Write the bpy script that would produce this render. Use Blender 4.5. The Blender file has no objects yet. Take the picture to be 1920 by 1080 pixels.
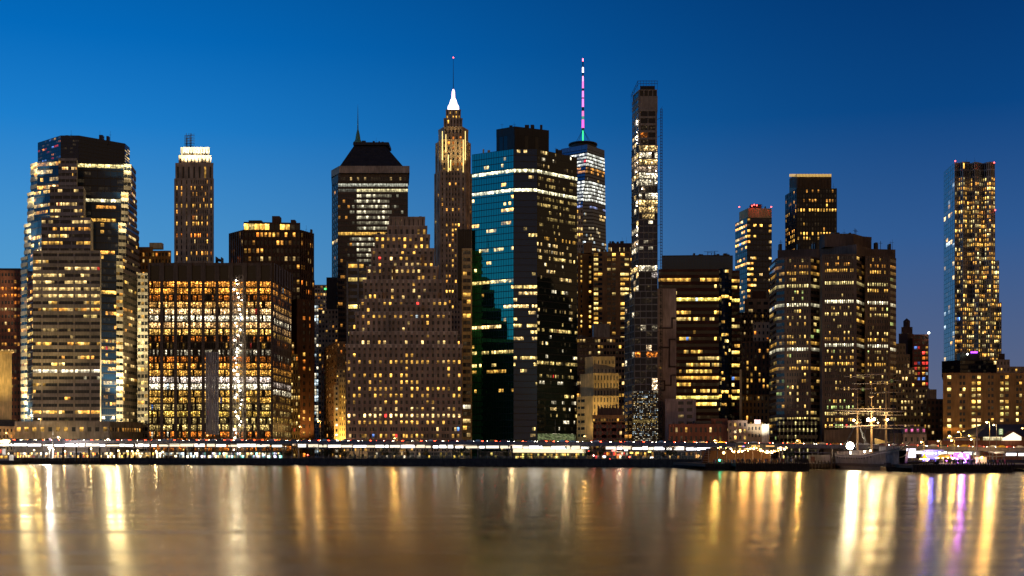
import bpy, bmesh, math, random
from mathutils import Vector
R = math.radians
scene = bpy.context.scene
C = scene.collection
rng = random.Random(7)

# ------------------------------------------------------------------ camera, sky, exposure
F, HZ, EYE, GZ = 2400.0, 850.0, 6.0, 3.0        # focal length in photo pixels, horizon row, eye height, street level
cam = bpy.data.cameras.new('camera'); cam_o = bpy.data.objects.new('camera', cam); C.objects.link(cam_o)
cam.sensor_width = 36.0; cam.lens = F/1920*36.0
cam.shift_y = (HZ-540.0)/1920.0
cam.clip_start = 1.0; cam.clip_end = 12000.0
cam_o.location = (0, 0, EYE); cam_o.rotation_euler = (R(90), 0, 0)
scene.camera = cam_o
scene.view_settings.view_transform = 'Standard'; scene.view_settings.look = 'None'
scene.view_settings.exposure = 0.0; scene.view_settings.gamma = 1.0
scene.render.engine = 'CYCLES'
scene.cycles.max_bounces = 5; scene.cycles.diffuse_bounces = 2; scene.cycles.glossy_bounces = 3
scene.cycles.transmission_bounces = 2; scene.cycles.transparent_max_bounces = 6
scene.cycles.sample_clamp_indirect = 20.0; scene.cycles.caustics_reflective = False
scene.cycles.use_denoising = True

def srgb(r, g, b):
    f = lambda c: (c/255/12.92 if c/255 <= 0.04045 else ((c/255+0.055)/1.055)**2.4)
    return (f(r), f(g), f(b), 1.0)

world = bpy.data.worlds.new('World'); scene.world = world; world.use_nodes = True
W = world.node_tree; W.nodes.clear()
def wn(t, **k):
    n = W.nodes.new(t)
    for a, v in k.items(): setattr(n, a, v)
    return n
def ramp(nt, stops, interp='LINEAR'):
    n = nt.nodes.new('ShaderNodeValToRGB'); e = n.color_ramp.elements; n.color_ramp.interpolation = interp
    while len(e) > 1: e.remove(e[0])
    e[0].position = stops[0][0]; e[0].color = stops[0][1]
    for p, c in stops[1:]:
        x = e.new(p); x.color = c
    return n
tc = wn('ShaderNodeTexCoord'); sep = wn('ShaderNodeSeparateXYZ'); W.links.new(tc.outputs['Generated'], sep.inputs[0])
# twilight west: bright on the left, duller on the right, deeper towards the zenith (z = sine of elevation)
left = ramp(W, [(0.0, srgb(125,176,203)), (0.10, srgb(90,160,206)), (0.17, srgb(68,146,206)), (0.24, srgb(26,126,204)), (0.30, srgb(0,106,188)), (0.42, srgb(0,72,142)), (1.0, srgb(2,26,66))])
right = ramp(W, [(0.0, srgb(104,106,126)), (0.08, srgb(80,97,134)), (0.16, srgb(48,89,144)), (0.25, srgb(8,68,130)), (0.36, srgb(0,48,105)), (1.0, srgb(2,22,58))])
for n in (left, right): W.links.new(sep.outputs['Z'], n.inputs[0])
mr = wn('ShaderNodeMapRange'); mr.interpolation_type = 'SMOOTHSTEP'
mr.inputs['From Min'].default_value = -0.40; mr.inputs['From Max'].default_value = 0.34
W.links.new(sep.outputs['X'], mr.inputs['Value'])
mx = wn('ShaderNodeMix', data_type='RGBA'); W.links.new(mr.outputs[0], mx.inputs['Factor'])
W.links.new(left.outputs[0], mx.inputs['A']); W.links.new(right.outputs[0], mx.inputs['B'])
# eastern half: night sky with the warm glow of the city across the river
east = ramp(W, [(0.0, (0.40,0.22,0.095,1)), (0.12, (0.33,0.185,0.085,1)), (0.35, (0.14,0.09,0.06,1)), (0.7, (0.012,0.02,0.05,1)), (1.0, (0.004,0.014,0.05,1))])
W.links.new(sep.outputs['Z'], east.inputs[0])
me = wn('ShaderNodeMapRange'); me.interpolation_type = 'SMOOTHSTEP'
me.inputs['From Min'].default_value = 0.22; me.inputs['From Max'].default_value = -0.25
dp = wn('ShaderNodeVectorMath', operation='DOT_PRODUCT'); dp.inputs[1].default_value = (-0.80, 0.60, 0.0)
W.links.new(tc.outputs['Generated'], dp.inputs[0]); W.links.new(dp.outputs['Value'], me.inputs['Value'])
mx2 = wn('ShaderNodeMix', data_type='RGBA'); W.links.new(me.outputs[0], mx2.inputs['Factor'])
W.links.new(mx.outputs['Result'], mx2.inputs['A']); W.links.new(east.outputs[0], mx2.inputs['B'])
sky = wn('ShaderNodeTexSky', sky_type='NISHITA'); sky.sun_disc = False
sky.sun_elevation = R(-4.0); sky.sun_rotation = R(-60)
bg1 = wn('ShaderNodeBackground'); bg1.inputs['Strength'].default_value = 1.0
bg2 = wn('ShaderNodeBackground'); bg2.inputs['Strength'].default_value = 0.02
W.links.new(mx2.outputs['Result'], bg1.inputs['Color']); W.links.new(sky.outputs[0], bg2.inputs['Color'])
add = wn('ShaderNodeAddShader'); W.links.new(bg1.outputs[0], add.inputs[0]); W.links.new(bg2.outputs[0], add.inputs[1])
wo = wn('ShaderNodeOutputWorld'); W.links.new(add.outputs[0], wo.inputs['Surface'])
world.cycles.sampling_method = 'MANUAL'; world.cycles.sample_map_resolution = 512

# ------------------------------------------------------------------ materials
def nodes(m):
    m.use_nodes = True; nt = m.node_tree; nt.nodes.clear()
    p = nt.nodes.new('ShaderNodeBsdfPrincipled'); o = nt.nodes.new('ShaderNodeOutputMaterial')
    nt.links.new(p.outputs[0], o.inputs['Surface']); return nt, p
_m = {}
def wallmat(name, col, rough=0.8, scale=0.12, var=0.35, metal=0.0, bump=0.0, joint=0.0):
    if name in _m: return _m[name]
    m = bpy.data.materials.new(name); nt, p = nodes(m)
    t = nt.nodes.new('ShaderNodeTexCoord')
    n = nt.nodes.new('ShaderNodeTexNoise'); n.inputs['Scale'].default_value = scale; n.inputs['Detail'].default_value = 6
    nt.links.new(t.outputs['Object'], n.inputs['Vector'])
    a = tuple(c*(1-var) for c in col[:3])+(1,); b = tuple(min(1, c*(1+var)) for c in col[:3])+(1,)
    r = ramp(nt, [(0.3, a), (0.7, b)]); nt.links.new(n.outputs['Fac'], r.inputs[0])
    last = r.outputs[0]
    n2 = nt.nodes.new('ShaderNodeTexNoise'); n2.inputs['Scale'].default_value = 1.3; n2.inputs['Detail'].default_value = 3
    mp = nt.nodes.new('ShaderNodeMapping'); mp.inputs['Scale'].default_value = (1, 1, 0.12)
    nt.links.new(t.outputs['Object'], mp.inputs[0]); nt.links.new(mp.outputs[0], n2.inputs['Vector'])
    r2 = ramp(nt, [(0.35, (0.75,0.75,0.75,1)), (0.65, (1.15,1.15,1.15,1))]); nt.links.new(n2.outputs['Fac'], r2.inputs[0])
    mu = nt.nodes.new('ShaderNodeMix'); mu.data_type = 'RGBA'; mu.blend_type = 'MULTIPLY'; mu.inputs['Factor'].default_value = 1
    nt.links.new(last, mu.inputs['A']); nt.links.new(r2.outputs[0], mu.inputs['B']); last = mu.outputs['Result']
    nt.links.new(last, p.inputs['Base Color'])
    p.inputs['Roughness'].default_value = rough; p.inputs['Metallic'].default_value = metal
    _m[name] = m; return m
def plain(name, col, rough=0.6, metal=0.0):
    return wallmat(name, col, rough, 0.8, 0.15, metal)
def glassmat(name, tint=(0.02,0.03,0.045), metal=0.0, rough=0.06, fine=0.55, wob=0.0, stops=None, vstops=None):
    """window glass: dark, glossy; the light behind lit panes comes from the mesh attribute 'glow'"""
    if name in _m: return _m[name]
    m = bpy.data.materials.new(name); nt, p = nodes(m)
    p.inputs['Base Color'].default_value = tint+(1,); p.inputs['Metallic'].default_value = metal
    p.inputs['Roughness'].default_value = rough
    at = nt.nodes.new('ShaderNodeAttribute'); at.attribute_name = 'glow'
    t = nt.nodes.new('ShaderNodeTexCoord')
    n = nt.nodes.new('ShaderNodeTexNoise'); n.inputs['Scale'].default_value = fine; n.inputs['Detail'].default_value = 3
    nt.links.new(t.outputs['Object'], n.inputs['Vector'])
    r = ramp(nt, [(p_, (v_,v_,v_,1)) for p_, v_ in (stops or [(0.36,.3),(0.52,.9),(0.68,1.8)])]); nt.links.new(n.outputs['Fac'], r.inputs[0])
    uv = nt.nodes.new('ShaderNodeUVMap'); uv.uv_map = 'cell'
    s = nt.nodes.new('ShaderNodeSeparateXYZ'); nt.links.new(uv.outputs[0], s.inputs[0])
    rv = ramp(nt, [(p_, (v_,v_,v_,1)) for p_, v_ in (vstops or [(0,.45),(.55,.8),(.8,1.35),(1,1.1)])])
    nt.links.new(s.outputs['Y'], rv.inputs[0])
    m1 = nt.nodes.new('ShaderNodeVectorMath'); m1.operation = 'MULTIPLY'
    m2 = nt.nodes.new('ShaderNodeVectorMath'); m2.operation = 'MULTIPLY'
    nt.links.new(at.outputs['Vector'], m1.inputs[0]); nt.links.new(r.outputs[0], m1.inputs[1])
    nt.links.new(m1.outputs[0], m2.inputs[0]); nt.links.new(rv.outputs[0], m2.inputs[1])
    nt.links.new(m2.outputs[0], p.inputs['Emission Color']); p.inputs['Emission Strength'].default_value = 1.0
    if wob:
        nb = nt.nodes.new('ShaderNodeTexNoise'); nb.inputs['Scale'].default_value = 0.25
        nt.links.new(t.outputs['Object'], nb.inputs['Vector'])
        bp = nt.nodes.new('ShaderNodeBump'); bp.inputs['Strength'].default_value = wob; bp.inputs['Distance'].default_value = 0.3
        nt.links.new(nb.outputs['Fac'], bp.inputs['Height']); nt.links.new(bp.outputs[0], p.inputs['Normal'])
    m.cycles.emission_sampling = 'NONE'
    _m[name] = m; return m
def lampmat(name, col, strength, sample='AUTO'):
    if name in _m: return _m[name]
    m = bpy.data.materials.new(name); nt, p = nodes(m)
    p.inputs['Base Color'].default_value = (0.5,0.5,0.5,1)
    p.inputs['Emission Color'].default_value = tuple(col[:3])+(1,); p.inputs['Emission Strength'].default_value = strength
    m.cycles.emission_sampling = sample
    _m[name] = m; return m

# ------------------------------------------------------------------ mesh building
def pt(px, D, py=None, z=None):
    return Vector(((px-960)*D/F, D, (EYE+(HZ-py)*D/F) if py is not None else (z or 0)))
def zz(py, D): return EYE+(HZ-py)*D/F
class MB:
    def __init__(s): s.v, s.f, s.g, s.uv, s.mi = [], [], [], [], []
    def face(s, pts, glow=(0,0,0), mi=0, uv=None):
        i = len(s.v); s.v += [tuple(p) for p in pts]; s.f.append(tuple(range(i, i+len(pts))))
        s.g.append(glow); s.mi.append(mi); s.uv.append(uv or ((0,0),(1,0),(1,1),(0,1)))
    def hexa(s, a, b, glow=(0,0,0), mi=0):           # a: 4 bottom, b: 4 top points (ccw from above)
        s.face([b[0],b[1],b[2],b[3]], glow, mi); s.face([a[3],a[2],a[1],a[0]], glow, mi)
        for k in range(4):
            j = (k+1) % 4; s.face([a[k],a[j],b[j],b[k]], glow, mi)
    def box(s, x0, x1, y0, y1, z0, z1, glow=(0,0,0), mi=0):
        c = [(x0,y0),(x1,y0),(x1,y1),(x0,y1)]
        s.hexa([Vector((x,y,z0)) for x,y in c], [Vector((x,y,z1)) for x,y in c], glow, mi)
    def prism(s, poly, z0, z1, glow=(0,0,0), mi=0, top=None):
        n = len(poly); a = [Vector((p[0],p[1],z0)) for p in poly]; tp = top or poly
        b = [Vector((p[0],p[1],z1)) for p in tp]
        s.face(b, glow, mi, uv=[(0,0)]*n)
        for k in range(n):
            j = (k+1) % n; s.face([a[k],a[j],b[j],b[k]], glow, mi)
    def tube(s, p, q, r0, r1=None, n=6, glow=(0,0,0), mi=0, cap=True):
        p, q = Vector(p), Vector(q); r1 = r0 if r1 is None else r1
        d = (q-p).normalized(); u = d.orthogonal().normalized(); w = d.cross(u)
        A = [p+(u*math.cos(2*math.pi*k/n)+w*math.sin(2*math.pi*k/n))*r0 for k in range(n)]
        B = [q+(u*math.cos(2*math.pi*k/n)+w*math.sin(2*math.pi*k/n))*r1 for k in range(n)]
        for k in range(n):
            j = (k+1) % n; s.face([A[k],A[j],B[j],B[k]], glow, mi)
        if cap: s.face(B, glow, mi, uv=[(0,0)]*n); s.face(A[::-1], glow, mi, uv=[(0,0)]*n)
    def ball(s, c, r, glow=(0,0,0), n=8, mi=0, sz=1.0):
        c = Vector(c); rings = []
        for i in range(5):
            a = math.pi*i/4-math.pi/2
            rings.append([c+Vector((math.cos(a)*math.cos(2*math.pi*k/n)*r, math.cos(a)*math.sin(2*math.pi*k/n)*r, math.sin(a)*r*sz)) for k in range(n)])
        for i in range(4):
            for k in range(n):
                j = (k+1) % n; s.face([rings[i][k],rings[i][j],rings[i+1][j],rings[i+1][k]], glow, mi)
    def lathe(s, c, prof, n=12, glow=(0,0,0), mi=0):   # prof: (radius, z)
        rings = [[Vector((c[0]+r*math.cos(2*math.pi*k/n), c[1]+r*math.sin(2*math.pi*k/n), z)) for k in range(n)] for r, z in prof]
        for i in range(len(prof)-1):
            for k in range(n):
                j = (k+1) % n; s.face([rings[i][k],rings[i][j],rings[i+1][j],rings[i+1][k]], glow, mi)
    def build(s, name, mat, parent=None, org=None, smooth=False):
        if not s.f: return None
        org = Vector(org) if org is not None else (parent['org_'] if False else Vector((0,0,0)))
        me = bpy.data.meshes.new(name)
        me.from_pydata([tuple(Vector(v)-org) for v in s.v], [], s.f)
        for m in (mat if isinstance(mat, (list,tuple)) else [mat]): me.materials.append(m)
        if any(s.mi): me.polygons.foreach_set('material_index', s.mi)
        at = me.color_attributes.new('glow', 'FLOAT_COLOR', 'CORNER')
        ul = me.uv_layers.new(name='cell')
        buf, ub = [], []
        for f, g, uv in zip(s.f, s.g, s.uv):
            buf += [g[0],g[1],g[2],1.0]*len(f)
            for k in range(len(f)): ub += list(uv[k % len(uv)])
        at.data.foreach_set('color', buf); ul.data.foreach_set('uv', ub)
        if smooth: me.polygons.foreach_set('use_smooth', [True]*len(s.f))
        me.update()
        o = bpy.data.objects.new(name, me); C.objects.link(o)
        if parent is not None: o.parent = parent
        else: o.location = org
        return o
def empty(name, loc, label, cat, group=None):
    o = bpy.data.objects.new(name, None); C.objects.link(o); o.location = loc; o.empty_display_size = 1
    o['label'] = label; o['category'] = cat
    if group: o['group'] = group
    return o
def tag(o, label, cat, group=None):
    o['label'] = label; o['category'] = cat
    if group: o['group'] = group
    return o
def struct(o): o['kind'] = 'structure'; return o
def copy_tree(o, parent=None):
    c = o.copy(); C.objects.link(c)
    if parent is not None: c.parent = parent
    for ch in list(o.children): copy_tree(ch, c)
    return c

# ------------------------------------------------------------------ lit-window colours
WARM=(1.0,0.42,0.07); YEL=(1.0,0.52,0.09); WW=(1.0,0.66,0.24); WHT=(1.0,0.86,0.58); ORG=(1.0,0.27,0.03); COOL=(0.75,0.92,1.0)
def sc(c, k): return tuple(x*k for x in c)
RED=(1.0,0.05,0.04); GRN=(0.75,0.95,0.35); BLU=(0.15,0.35,1.0); PALE=(1.0,0.70,0.22)
OFFICE=[WARM,YEL,YEL,WW,WW,PALE]; HOME=[WARM,WARM,YEL,WW,ORG]
def li(p, pal=OFFICE, b=0.8, rows=None, vary=1.0, run=0.0, colp=None, dim=0.25, odd=0.004):
    """probability p that a pane is lit; rows {row from top: (p, colour, brightness)}; run = chance to repeat the neighbour"""
    st = {}
    def f(r, c, RR, CC, face):
        k = (face, r)
        if k not in st:
            q = rng.random(); rp = p*(0.25 if q < 0.3*vary else (1.9 if q > 1-0.25*vary else 1.0))
            st[k] = [rp, rng.choice(pal), rng.uniform(0.6, 1.3), None]
        rp, col, bb, prev = st[k]
        if rows and r in rows:
            x = rows[r]; rp = x[0]; col = x[1] or col; bb = x[2]
        if colp and c in colp: rp = colp[c]
        if run and prev is not None and rng.random() < run: on = prev
        else: on = rng.random() < rp
        st[k][3] = on
        if not on:
            return None if rng.random() > dim else sc((1.0,0.7,0.35), 0.03*rng.random())
        if rng.random() < odd: col = rng.choice([RED, RED, BLU, COOL])
        elif rng.random() < 0.3 and not (rows and r in rows): col = rng.choice(pal)
        k2 = 2.1*b*bb*(0.22+1.35*rng.random()**1.7)
        return tuple(x*k2 for x in col)
    return f
DARK = li(0.03, b=0.4)
def uni(n, wf=0.6, m=0.0):
    w = (1-2*m)/n; return [(m+w*(i+(1-wf)/2), m+w*(i+(1+wf)/2)) for i in range(n)]
def grp(g, n, gap=0.3, wf=0.6, m=0.03):
    out = []; gw = (1-2*m)/g
    for a in range(g):
        for u0, u1 in uni(n, wf): out.append((m+gw*(a+gap/2+u0*(1-gap)), m+gw*(a+gap/2+u1*(1-gap))))
    return out
def S(cells, pitch, light=None, hf=0.5, pd=0.35, sd=0.25, mode='each', glass='glass', mb=0.0, mt=0.0, v0=0.28, trim=None, skiprows=0):
    return dict(cells=cells, pitch=pitch, light=light or DARK, hf=hf, pd=pd, sd=sd, mode=mode, glass=glass, mb=mb, mt=mt, v0=v0, trim=trim)

SPK = [(.38,.25),(.5,.8),(.62,2.2)]
BAND = [(0,0),(.34,0),(.40,.6),(.72,1.1),(.88,1.5),(.91,0)]
def gl(name):
    return {'glass': lambda: glassmat('dark_window_glass'),
            'blue': lambda: glassmat('blue_window_glass', (0.005,0.022,0.065), 0.12, 0.05, 0.7, .05, SPK, BAND),
            'teal': lambda: glassmat('teal_mirror_glass', (0.03,0.31,0.26), 0.94, 0.035, 0.7, .06, SPK, BAND),
            'black': lambda: glassmat('black_window_glass', (0.012,0.014,0.018), 0.0, 0.05),
            'wtc': lambda: glassmat('steel_blue_glass', (0.14,0.18,0.26), 0.7, 0.12),
            'site': lambda: glassmat('open_floor_interior', (0.03,0.025,0.02), 0.0, 0.6, 1.3, 0, [(.38,.07),(.49,.28),(.58,1.0),(.70,5.5)], [(0,.3),(.3,.55),(.6,1.0),(.9,1.2),(1,.7)])}[name]()

class Building:
    def __init__(s, name, label, cat, px, D, group=None):
        s.D = D; s.org = pt(px, D, z=GZ); s.e = empty(name, s.org, label, cat, group)
        s.parts = {}; s.wins = []; s.ztop = GZ; s.nf = 0; s.do = 0; s.side = None
    def part(s, name, mat):
        k = (name, mat.name)
        if k not in s.parts: s.parts[k] = (MB(), mat, name)
        return s.parts[k][0]
    def quadface(s, A, B, A2, B2, st, wall):
        """facade on the quad A-B (bottom) A2-B2 (top)"""
        d = (B-A); d.z = 0
        if d.length < 0.05: d = (B2-A2); d.z = 0
        d.normalize(); n = Vector((d.y, -d.x, 0))
        def P(u, v, o=0.0): return (A*(1-u)+B*u)*(1-v)+(A2*(1-u)+B2*u)*v + n*o
        H = ((A2+B2)/2-(A+B)/2).length
        Dm = (A.y+B.y)/2; hp = H*F/Dm
        rows = max(1, round((hp*(1-st['mb']-st['mt']))/st['pitch']))
        vb, vt = st['mb'], 1-st['mt']; rh = (vt-vb)/rows
        cells = st['cells']; s.nf += 1; mode = st['mode']
        area = (B-A).length*H/rows/len(cells)
        rowy = []
        for r in range(rows):                     # r counted from the top
            y0 = vt-(r+1)*rh+rh*st['v0']*(1-st['hf'])*1.0; y1 = y0+rh*st['hf']; rowy.append((y0, y1))
            bucket = MB() if mode == 'row' else None; anylit = 0
            for c, (u0, u1) in enumerate(cells):
                g = st['light'](r, c, rows, len(cells), s.nf)
                w = bucket or MB()
                if g and mode != 'row' and sum(g) > .2 and rng.random() < .4:
                    f = rng.uniform(.3,.7); ym = y0+(y1-y0)*f; ga, gb = (sc(g,.3), g) if rng.random() < .6 else (g, sc(g,.35))
                    w.face([P(u0,y0,.06), P(u1,y0,.06), P(u1,ym,.06), P(u0,ym,.06)], ga, uv=((0,0),(1,0),(1,f),(0,f)))
                    w.face([P(u0,ym,.06), P(u1,ym,.06), P(u1,y1,.06), P(u0,y1,.06)], gb, uv=((0,f),(1,f),(1,1),(0,1)))
                else: w.face([P(u0,y0,.06), P(u1,y0,.06), P(u1,y1,.06), P(u0,y1,.06)], g or (0,0,0))
                if g and sum(g) > 0.2: anylit += 1
                if mode == 'row' and c+1 < len(cells) and cells[c+1][0]-u1 > 0.35*(u1-u0) and anylit >= 0:
                    s.wins.append((anylit+area*0.01, bucket, gl(st['glass']), 'window')); bucket = MB(); anylit = 0
                if mode != 'row': s.wins.append(((1 if g and sum(g) > 0.2 else 0)*10+area*0.01-Dm*1e-4, w, gl(st['glass']), 'window'))
            if mode == 'row': s.wins.append((anylit+area*0.01, bucket, gl(st['glass']), 'window'))
        gm = s.part('wall' if not st['trim'] else 'facade_grid', st['trim'] or wall)
        def bar(u0, u1, v0, v1, dep):
            a = [P(u0,v0,dep),P(u1,v0,dep),P(u1,v0,0),P(u0,v0,0)]; b = [P(u0,v1,dep),P(u1,v1,dep),P(u1,v1,0),P(u0,v1,0)]
            gm.face([a[0],a[1],b[1],b[0]]); gm.face([a[1],a[2],b[2],b[1]]); gm.face([a[3],a[0],b[0],b[3]])
            gm.face([b[0],b[1],b[2],b[3]]); gm.face([a[3],a[2],a[1],a[0]])
        if st['pd'] > 0:
            e = [0.0]+[x for c in cells for x in c]+[1.0]
            for k in range(0, len(e), 2):
                if e[k+1]-e[k] > 1e-4: bar(e[k], e[k+1], 0, 1, st['pd'])
        if st['sd'] > 0:
            ys = [0.0]+[x for y in rowy[::-1] for x in y]+[1.0]
            for k in range(0, len(ys), 2):
                if ys[k+1]-ys[k] > 1e-5: bar(0, 1, ys[k], ys[k+1], st['sd'])
    def tier(s, ytop, pts, mat, styles=None, dep=25, dref=None, z0=None, pname='wall', cornice=0.0, ybot=None, parapet=None):
        """prism over the visible polyline pts [(px, D)...] left to right, closed behind"""
        pts = [(p[0], p[1]+s.do) for p in pts]; dref = dref or min(p[1] for p in pts)
        z1 = zz(ytop, dref); z0 = zz(ybot, dref) if ybot is not None else (s.ztop if z0 is None else z0)
        fr = [pt(px, D) for px, D in pts]
        def back(px, D, sgn): 
            q = pt(px+sgn, D+dep); return q
        poly = fr+[back(pts[-1][0], pts[-1][1], -1.5), back(pts[0][0], pts[0][1], 1.5)]
        s.part('side_wall' if s.side and pname == 'wall' else pname, s.side if s.side and pname == 'wall' else mat).prism([(p.x,p.y) for p in poly], z0, z1)
        if cornice:
            k = cornice; m2 = s.part('cornice', ledge if mat is wedding else mat)
            c = sum(((Vector((p.x,p.y,0))) for p in poly), Vector())/len(poly)
            big = [(p.x+(p.x-c.x)*k, p.y+(p.y-c.y)*k) for p in poly]
            m2.prism(big, z1-(0.9 if mat is not wedding else 1.7), z1+0.25)
        if styles:
            if isinstance(styles, dict): styles = [styles]*(len(fr)-1)
            for k, st in enumerate(styles):
                if st is None: continue
                a, b = fr[k], fr[k+1]
                s.quadface(Vector((a.x,a.y,z0)), Vector((b.x,b.y,z0)), Vector((a.x,a.y,z1)), Vector((b.x,b.y,z1)), st, mat)
        s.ztop = z1; return z1
    def box(s, pname, mat, px0, px1, D, ytop, ybot, dep=8, glow=(0,0,0)):
        D += s.do; a, b = pt(px0, D), pt(px1, D)
        s.part(pname, mat).box(a.x, b.x, D, D+dep, zz(ybot, D), zz(ytop, D), glow)
    def single(s, pname, mb, mat):                 # one more part as its own object
        return mb.build(pname, mat, s.e, s.org)
    def clutter(s, px0, px1, D, ytop, n=6, mat=None, mast=2):
        for k in range(n):
            x = rng.uniform(px0, px1); w = rng.uniform(2, 7); hh = rng.uniform(1.5, 4.5)
            s.box('rooftop_unit', mat or dgl, x, min(px1, x+w), D+rng.uniform(2,6), ytop-hh, ytop+14, 3)
        for k in range(mast):
            x = rng.uniform(px0, px1); a = pt(x, D+3); m = MB(); m.tube((a.x,a.y,zz(ytop+14,D+3)),(a.x,a.y,zz(ytop-rng.uniform(6,13),D+3)),.12,.05,n=4)
            z = zz(ytop-4,D+3); m.tube((a.x-.8,a.y,z),(a.x+.8,a.y,z),.07,n=4); m.build('antenna', blk, s.e, s.org)
    def done(s, maxw=100):
        for (mbx, mat, name) in s.parts.values(): mbx.build(name, mat, s.e, s.org)
        s.wins.sort(key=lambda t: -t[0])
        if len(s.wins) <= maxw+8: first, rest = s.wins, []
        else: first, rest = s.wins[:maxw], s.wins[maxw:]
        for _, w, m, nm in first: w.build(nm, m, s.e, s.org)
        if rest:
            by = {}
            for _, w, m, nm in rest:
                t = by.setdefault(m.name, (MB(), m))[0]
                off = len(t.v); t.v += w.v; t.f += [tuple(i+off for i in f) for f in w.f]; t.g += w.g; t.uv += w.uv; t.mi += w.mi
            for t, m in by.values():
                o = t.build('more_windows', m, s.e, s.org); o['kind'] = 'stuff'
        return s.e

# ------------------------------------------------------------------ shoreline and ground
def interp(tab, x):
    if x <= tab[0][0]: return tab[0][1]
    for (a, b), (c, d) in zip(tab, tab[1:]):
        if x <= c: return b+(d-b)*(x-a)/(c-a)
    return tab[-1][1]
SH = [(-900,820),(-100,735),(0,725),(500,665),(960,600),(1320,548),(1560,540),(1700,536),(2050,500),(2900,430)]
shore = lambda px: interp(SH, px)
hwD = lambda px: interp([(-900,840),(0,742),(500,693),(960,632),(1320,584),(1560,568),(1900,540),(2900,470)], px)
deckz = lambda px: interp([(-900,14.2),(0,13.8),(500,13.0),(960,11.9),(1440,10.6),(1920,8.4),(2900,8.0)], px)

water_m = bpy.data.materials.new('river_water'); nt, p = nodes(water_m)
p.inputs['Base Color'].default_value = (0.035,0.028,0.015,1); p.inputs['Roughness'].default_value = 0.20; p.inputs['Anisotropic'].default_value = 0.80
p.inputs['IOR'].default_value = 1.8; p.inputs['Specular IOR Level'].default_value = 0.6
t = nt.nodes.new('ShaderNodeTexCoord'); mp = nt.nodes.new('ShaderNodeMapping'); mp.inputs['Scale'].default_value = (0.030, 0.35, 1)
n1 = nt.nodes.new('ShaderNodeTexNoise'); n1.inputs['Scale'].default_value = 1.0; n1.inputs['Detail'].default_value = 4; n1.inputs['Roughness'].default_value = 0.6
mp2 = nt.nodes.new('ShaderNodeMapping'); mp2.inputs['Scale'].default_value = (0.16, 2.2, 1)
n2 = nt.nodes.new('ShaderNodeTexNoise'); n2.inputs['Scale'].default_value = 1.0; n2.inputs['Detail'].default_value = 2
ad = nt.nodes.new('ShaderNodeMath'); ad.operation = 'MULTIPLY_ADD'; ad.inputs[1].default_value = 0.30
bp = nt.nodes.new('ShaderNodeBump'); bp.inputs['Strength'].default_value = 0.45; bp.inputs['Distance'].default_value = 0.06
for a, b in ((t.outputs['Object'], mp.inputs[0]), (t.outputs['Object'], mp2.inputs[0]), (mp.outputs[0], n1.inputs['Vector']), (mp2.outputs[0], n2.inputs['Vector']),
             (n2.outputs['Fac'], ad.inputs[0]), (n1.outputs['Fac'], ad.inputs[2]), (ad.outputs[0], bp.inputs['Height']), (bp.outputs[0], p.inputs['Normal'])):
    nt.links.new(a, b)
tg_ = nt.nodes.new('ShaderNodeCombineXYZ'); tg_.inputs[0].default_value = 1.0; nt.links.new(tg_.outputs[0], p.inputs['Tangent'])
rr_ = nt.nodes.new('ShaderNodeMapRange'); rr_.inputs['From Min'].default_value = .3; rr_.inputs['From Max'].default_value = .7; rr_.inputs['To Min'].default_value = .13; rr_.inputs['To Max'].default_value = .24
mp3 = nt.nodes.new('ShaderNodeMapping'); mp3.inputs['Scale'].default_value = (0.008, 0.16, 1); n3 = nt.nodes.new('ShaderNodeTexNoise'); n3.inputs['Scale'].default_value = 1.0; n3.inputs['Detail'].default_value = 5
nt.links.new(t.outputs['Object'], mp3.inputs[0]); nt.links.new(mp3.outputs[0], n3.inputs['Vector']); nt.links.new(n3.outputs['Fac'], rr_.inputs['Value']); nt.links.new(rr_.outputs[0], p.inputs['Roughness'])
gb = nt.nodes.new('ShaderNodeBsdfAnisotropic'); gb.inputs['Color'].default_value = (.93,.85,.66,1); gb.inputs['Anisotropy'].default_value = -.62
ms = nt.nodes.new('ShaderNodeMixShader'); ms.inputs[0].default_value = .62; mo = [n for n in nt.nodes if n.type == 'OUTPUT_MATERIAL'][0]
for a, b in ((rr_.outputs[0], gb.inputs['Roughness']), (bp.outputs[0], gb.inputs['Normal']), (tg_.outputs[0], gb.inputs['Tangent']), (p.outputs[0], ms.inputs[1]), (gb.outputs[0], ms.inputs[2]), (ms.outputs[0], mo.inputs['Surface'])): nt.links.new(a, b)
wmb = MB(); wmb.face([(-2500,-300,0),(2500,-300,0),(2500,1400,0),(-2500,1400,0)])
struct(wmb.build('water', water_m))
asphalt = plain('asphalt', (0.05,0.048,0.045), 0.85)
dirt = plain('city_ground', (0.06,0.055,0.05), 0.9)
conc = wallmat('grey_concrete', (0.22,0.20,0.18), 0.8, 0.3, 0.3)
seaw = wallmat('dark_seawall', (0.035,0.03,0.028), 0.9, 0.4, 0.4)
g = MB(); edge = [pt(px, shore(px)) for px in range(-900, 2901, 100)]
far = [Vector((6000,6000,0)), Vector((-6000,6000,0))]
g.prism([(p.x,p.y) for p in edge+far], GZ-0.6, GZ)
struct(g.build('ground', asphalt))
g = MB()
for a, b in zip(edge, edge[1:]):
    g.hexa([Vector((a.x,a.y-.5,-1)),Vector((b.x,b.y-.5,-1)),Vector((b.x,b.y+.4,-1)),Vector((a.x,a.y+.4,-1))],
           [Vector((a.x,a.y-.5,GZ+.45)),Vector((b.x,b.y-.5,GZ+.45)),Vector((b.x,b.y+.4,GZ+.45)),Vector((a.x,a.y+.4,GZ+.45))])
tag(g.build('seawall', seaw), 'long dark stone seawall along the whole waterfront', 'seawall')

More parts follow.
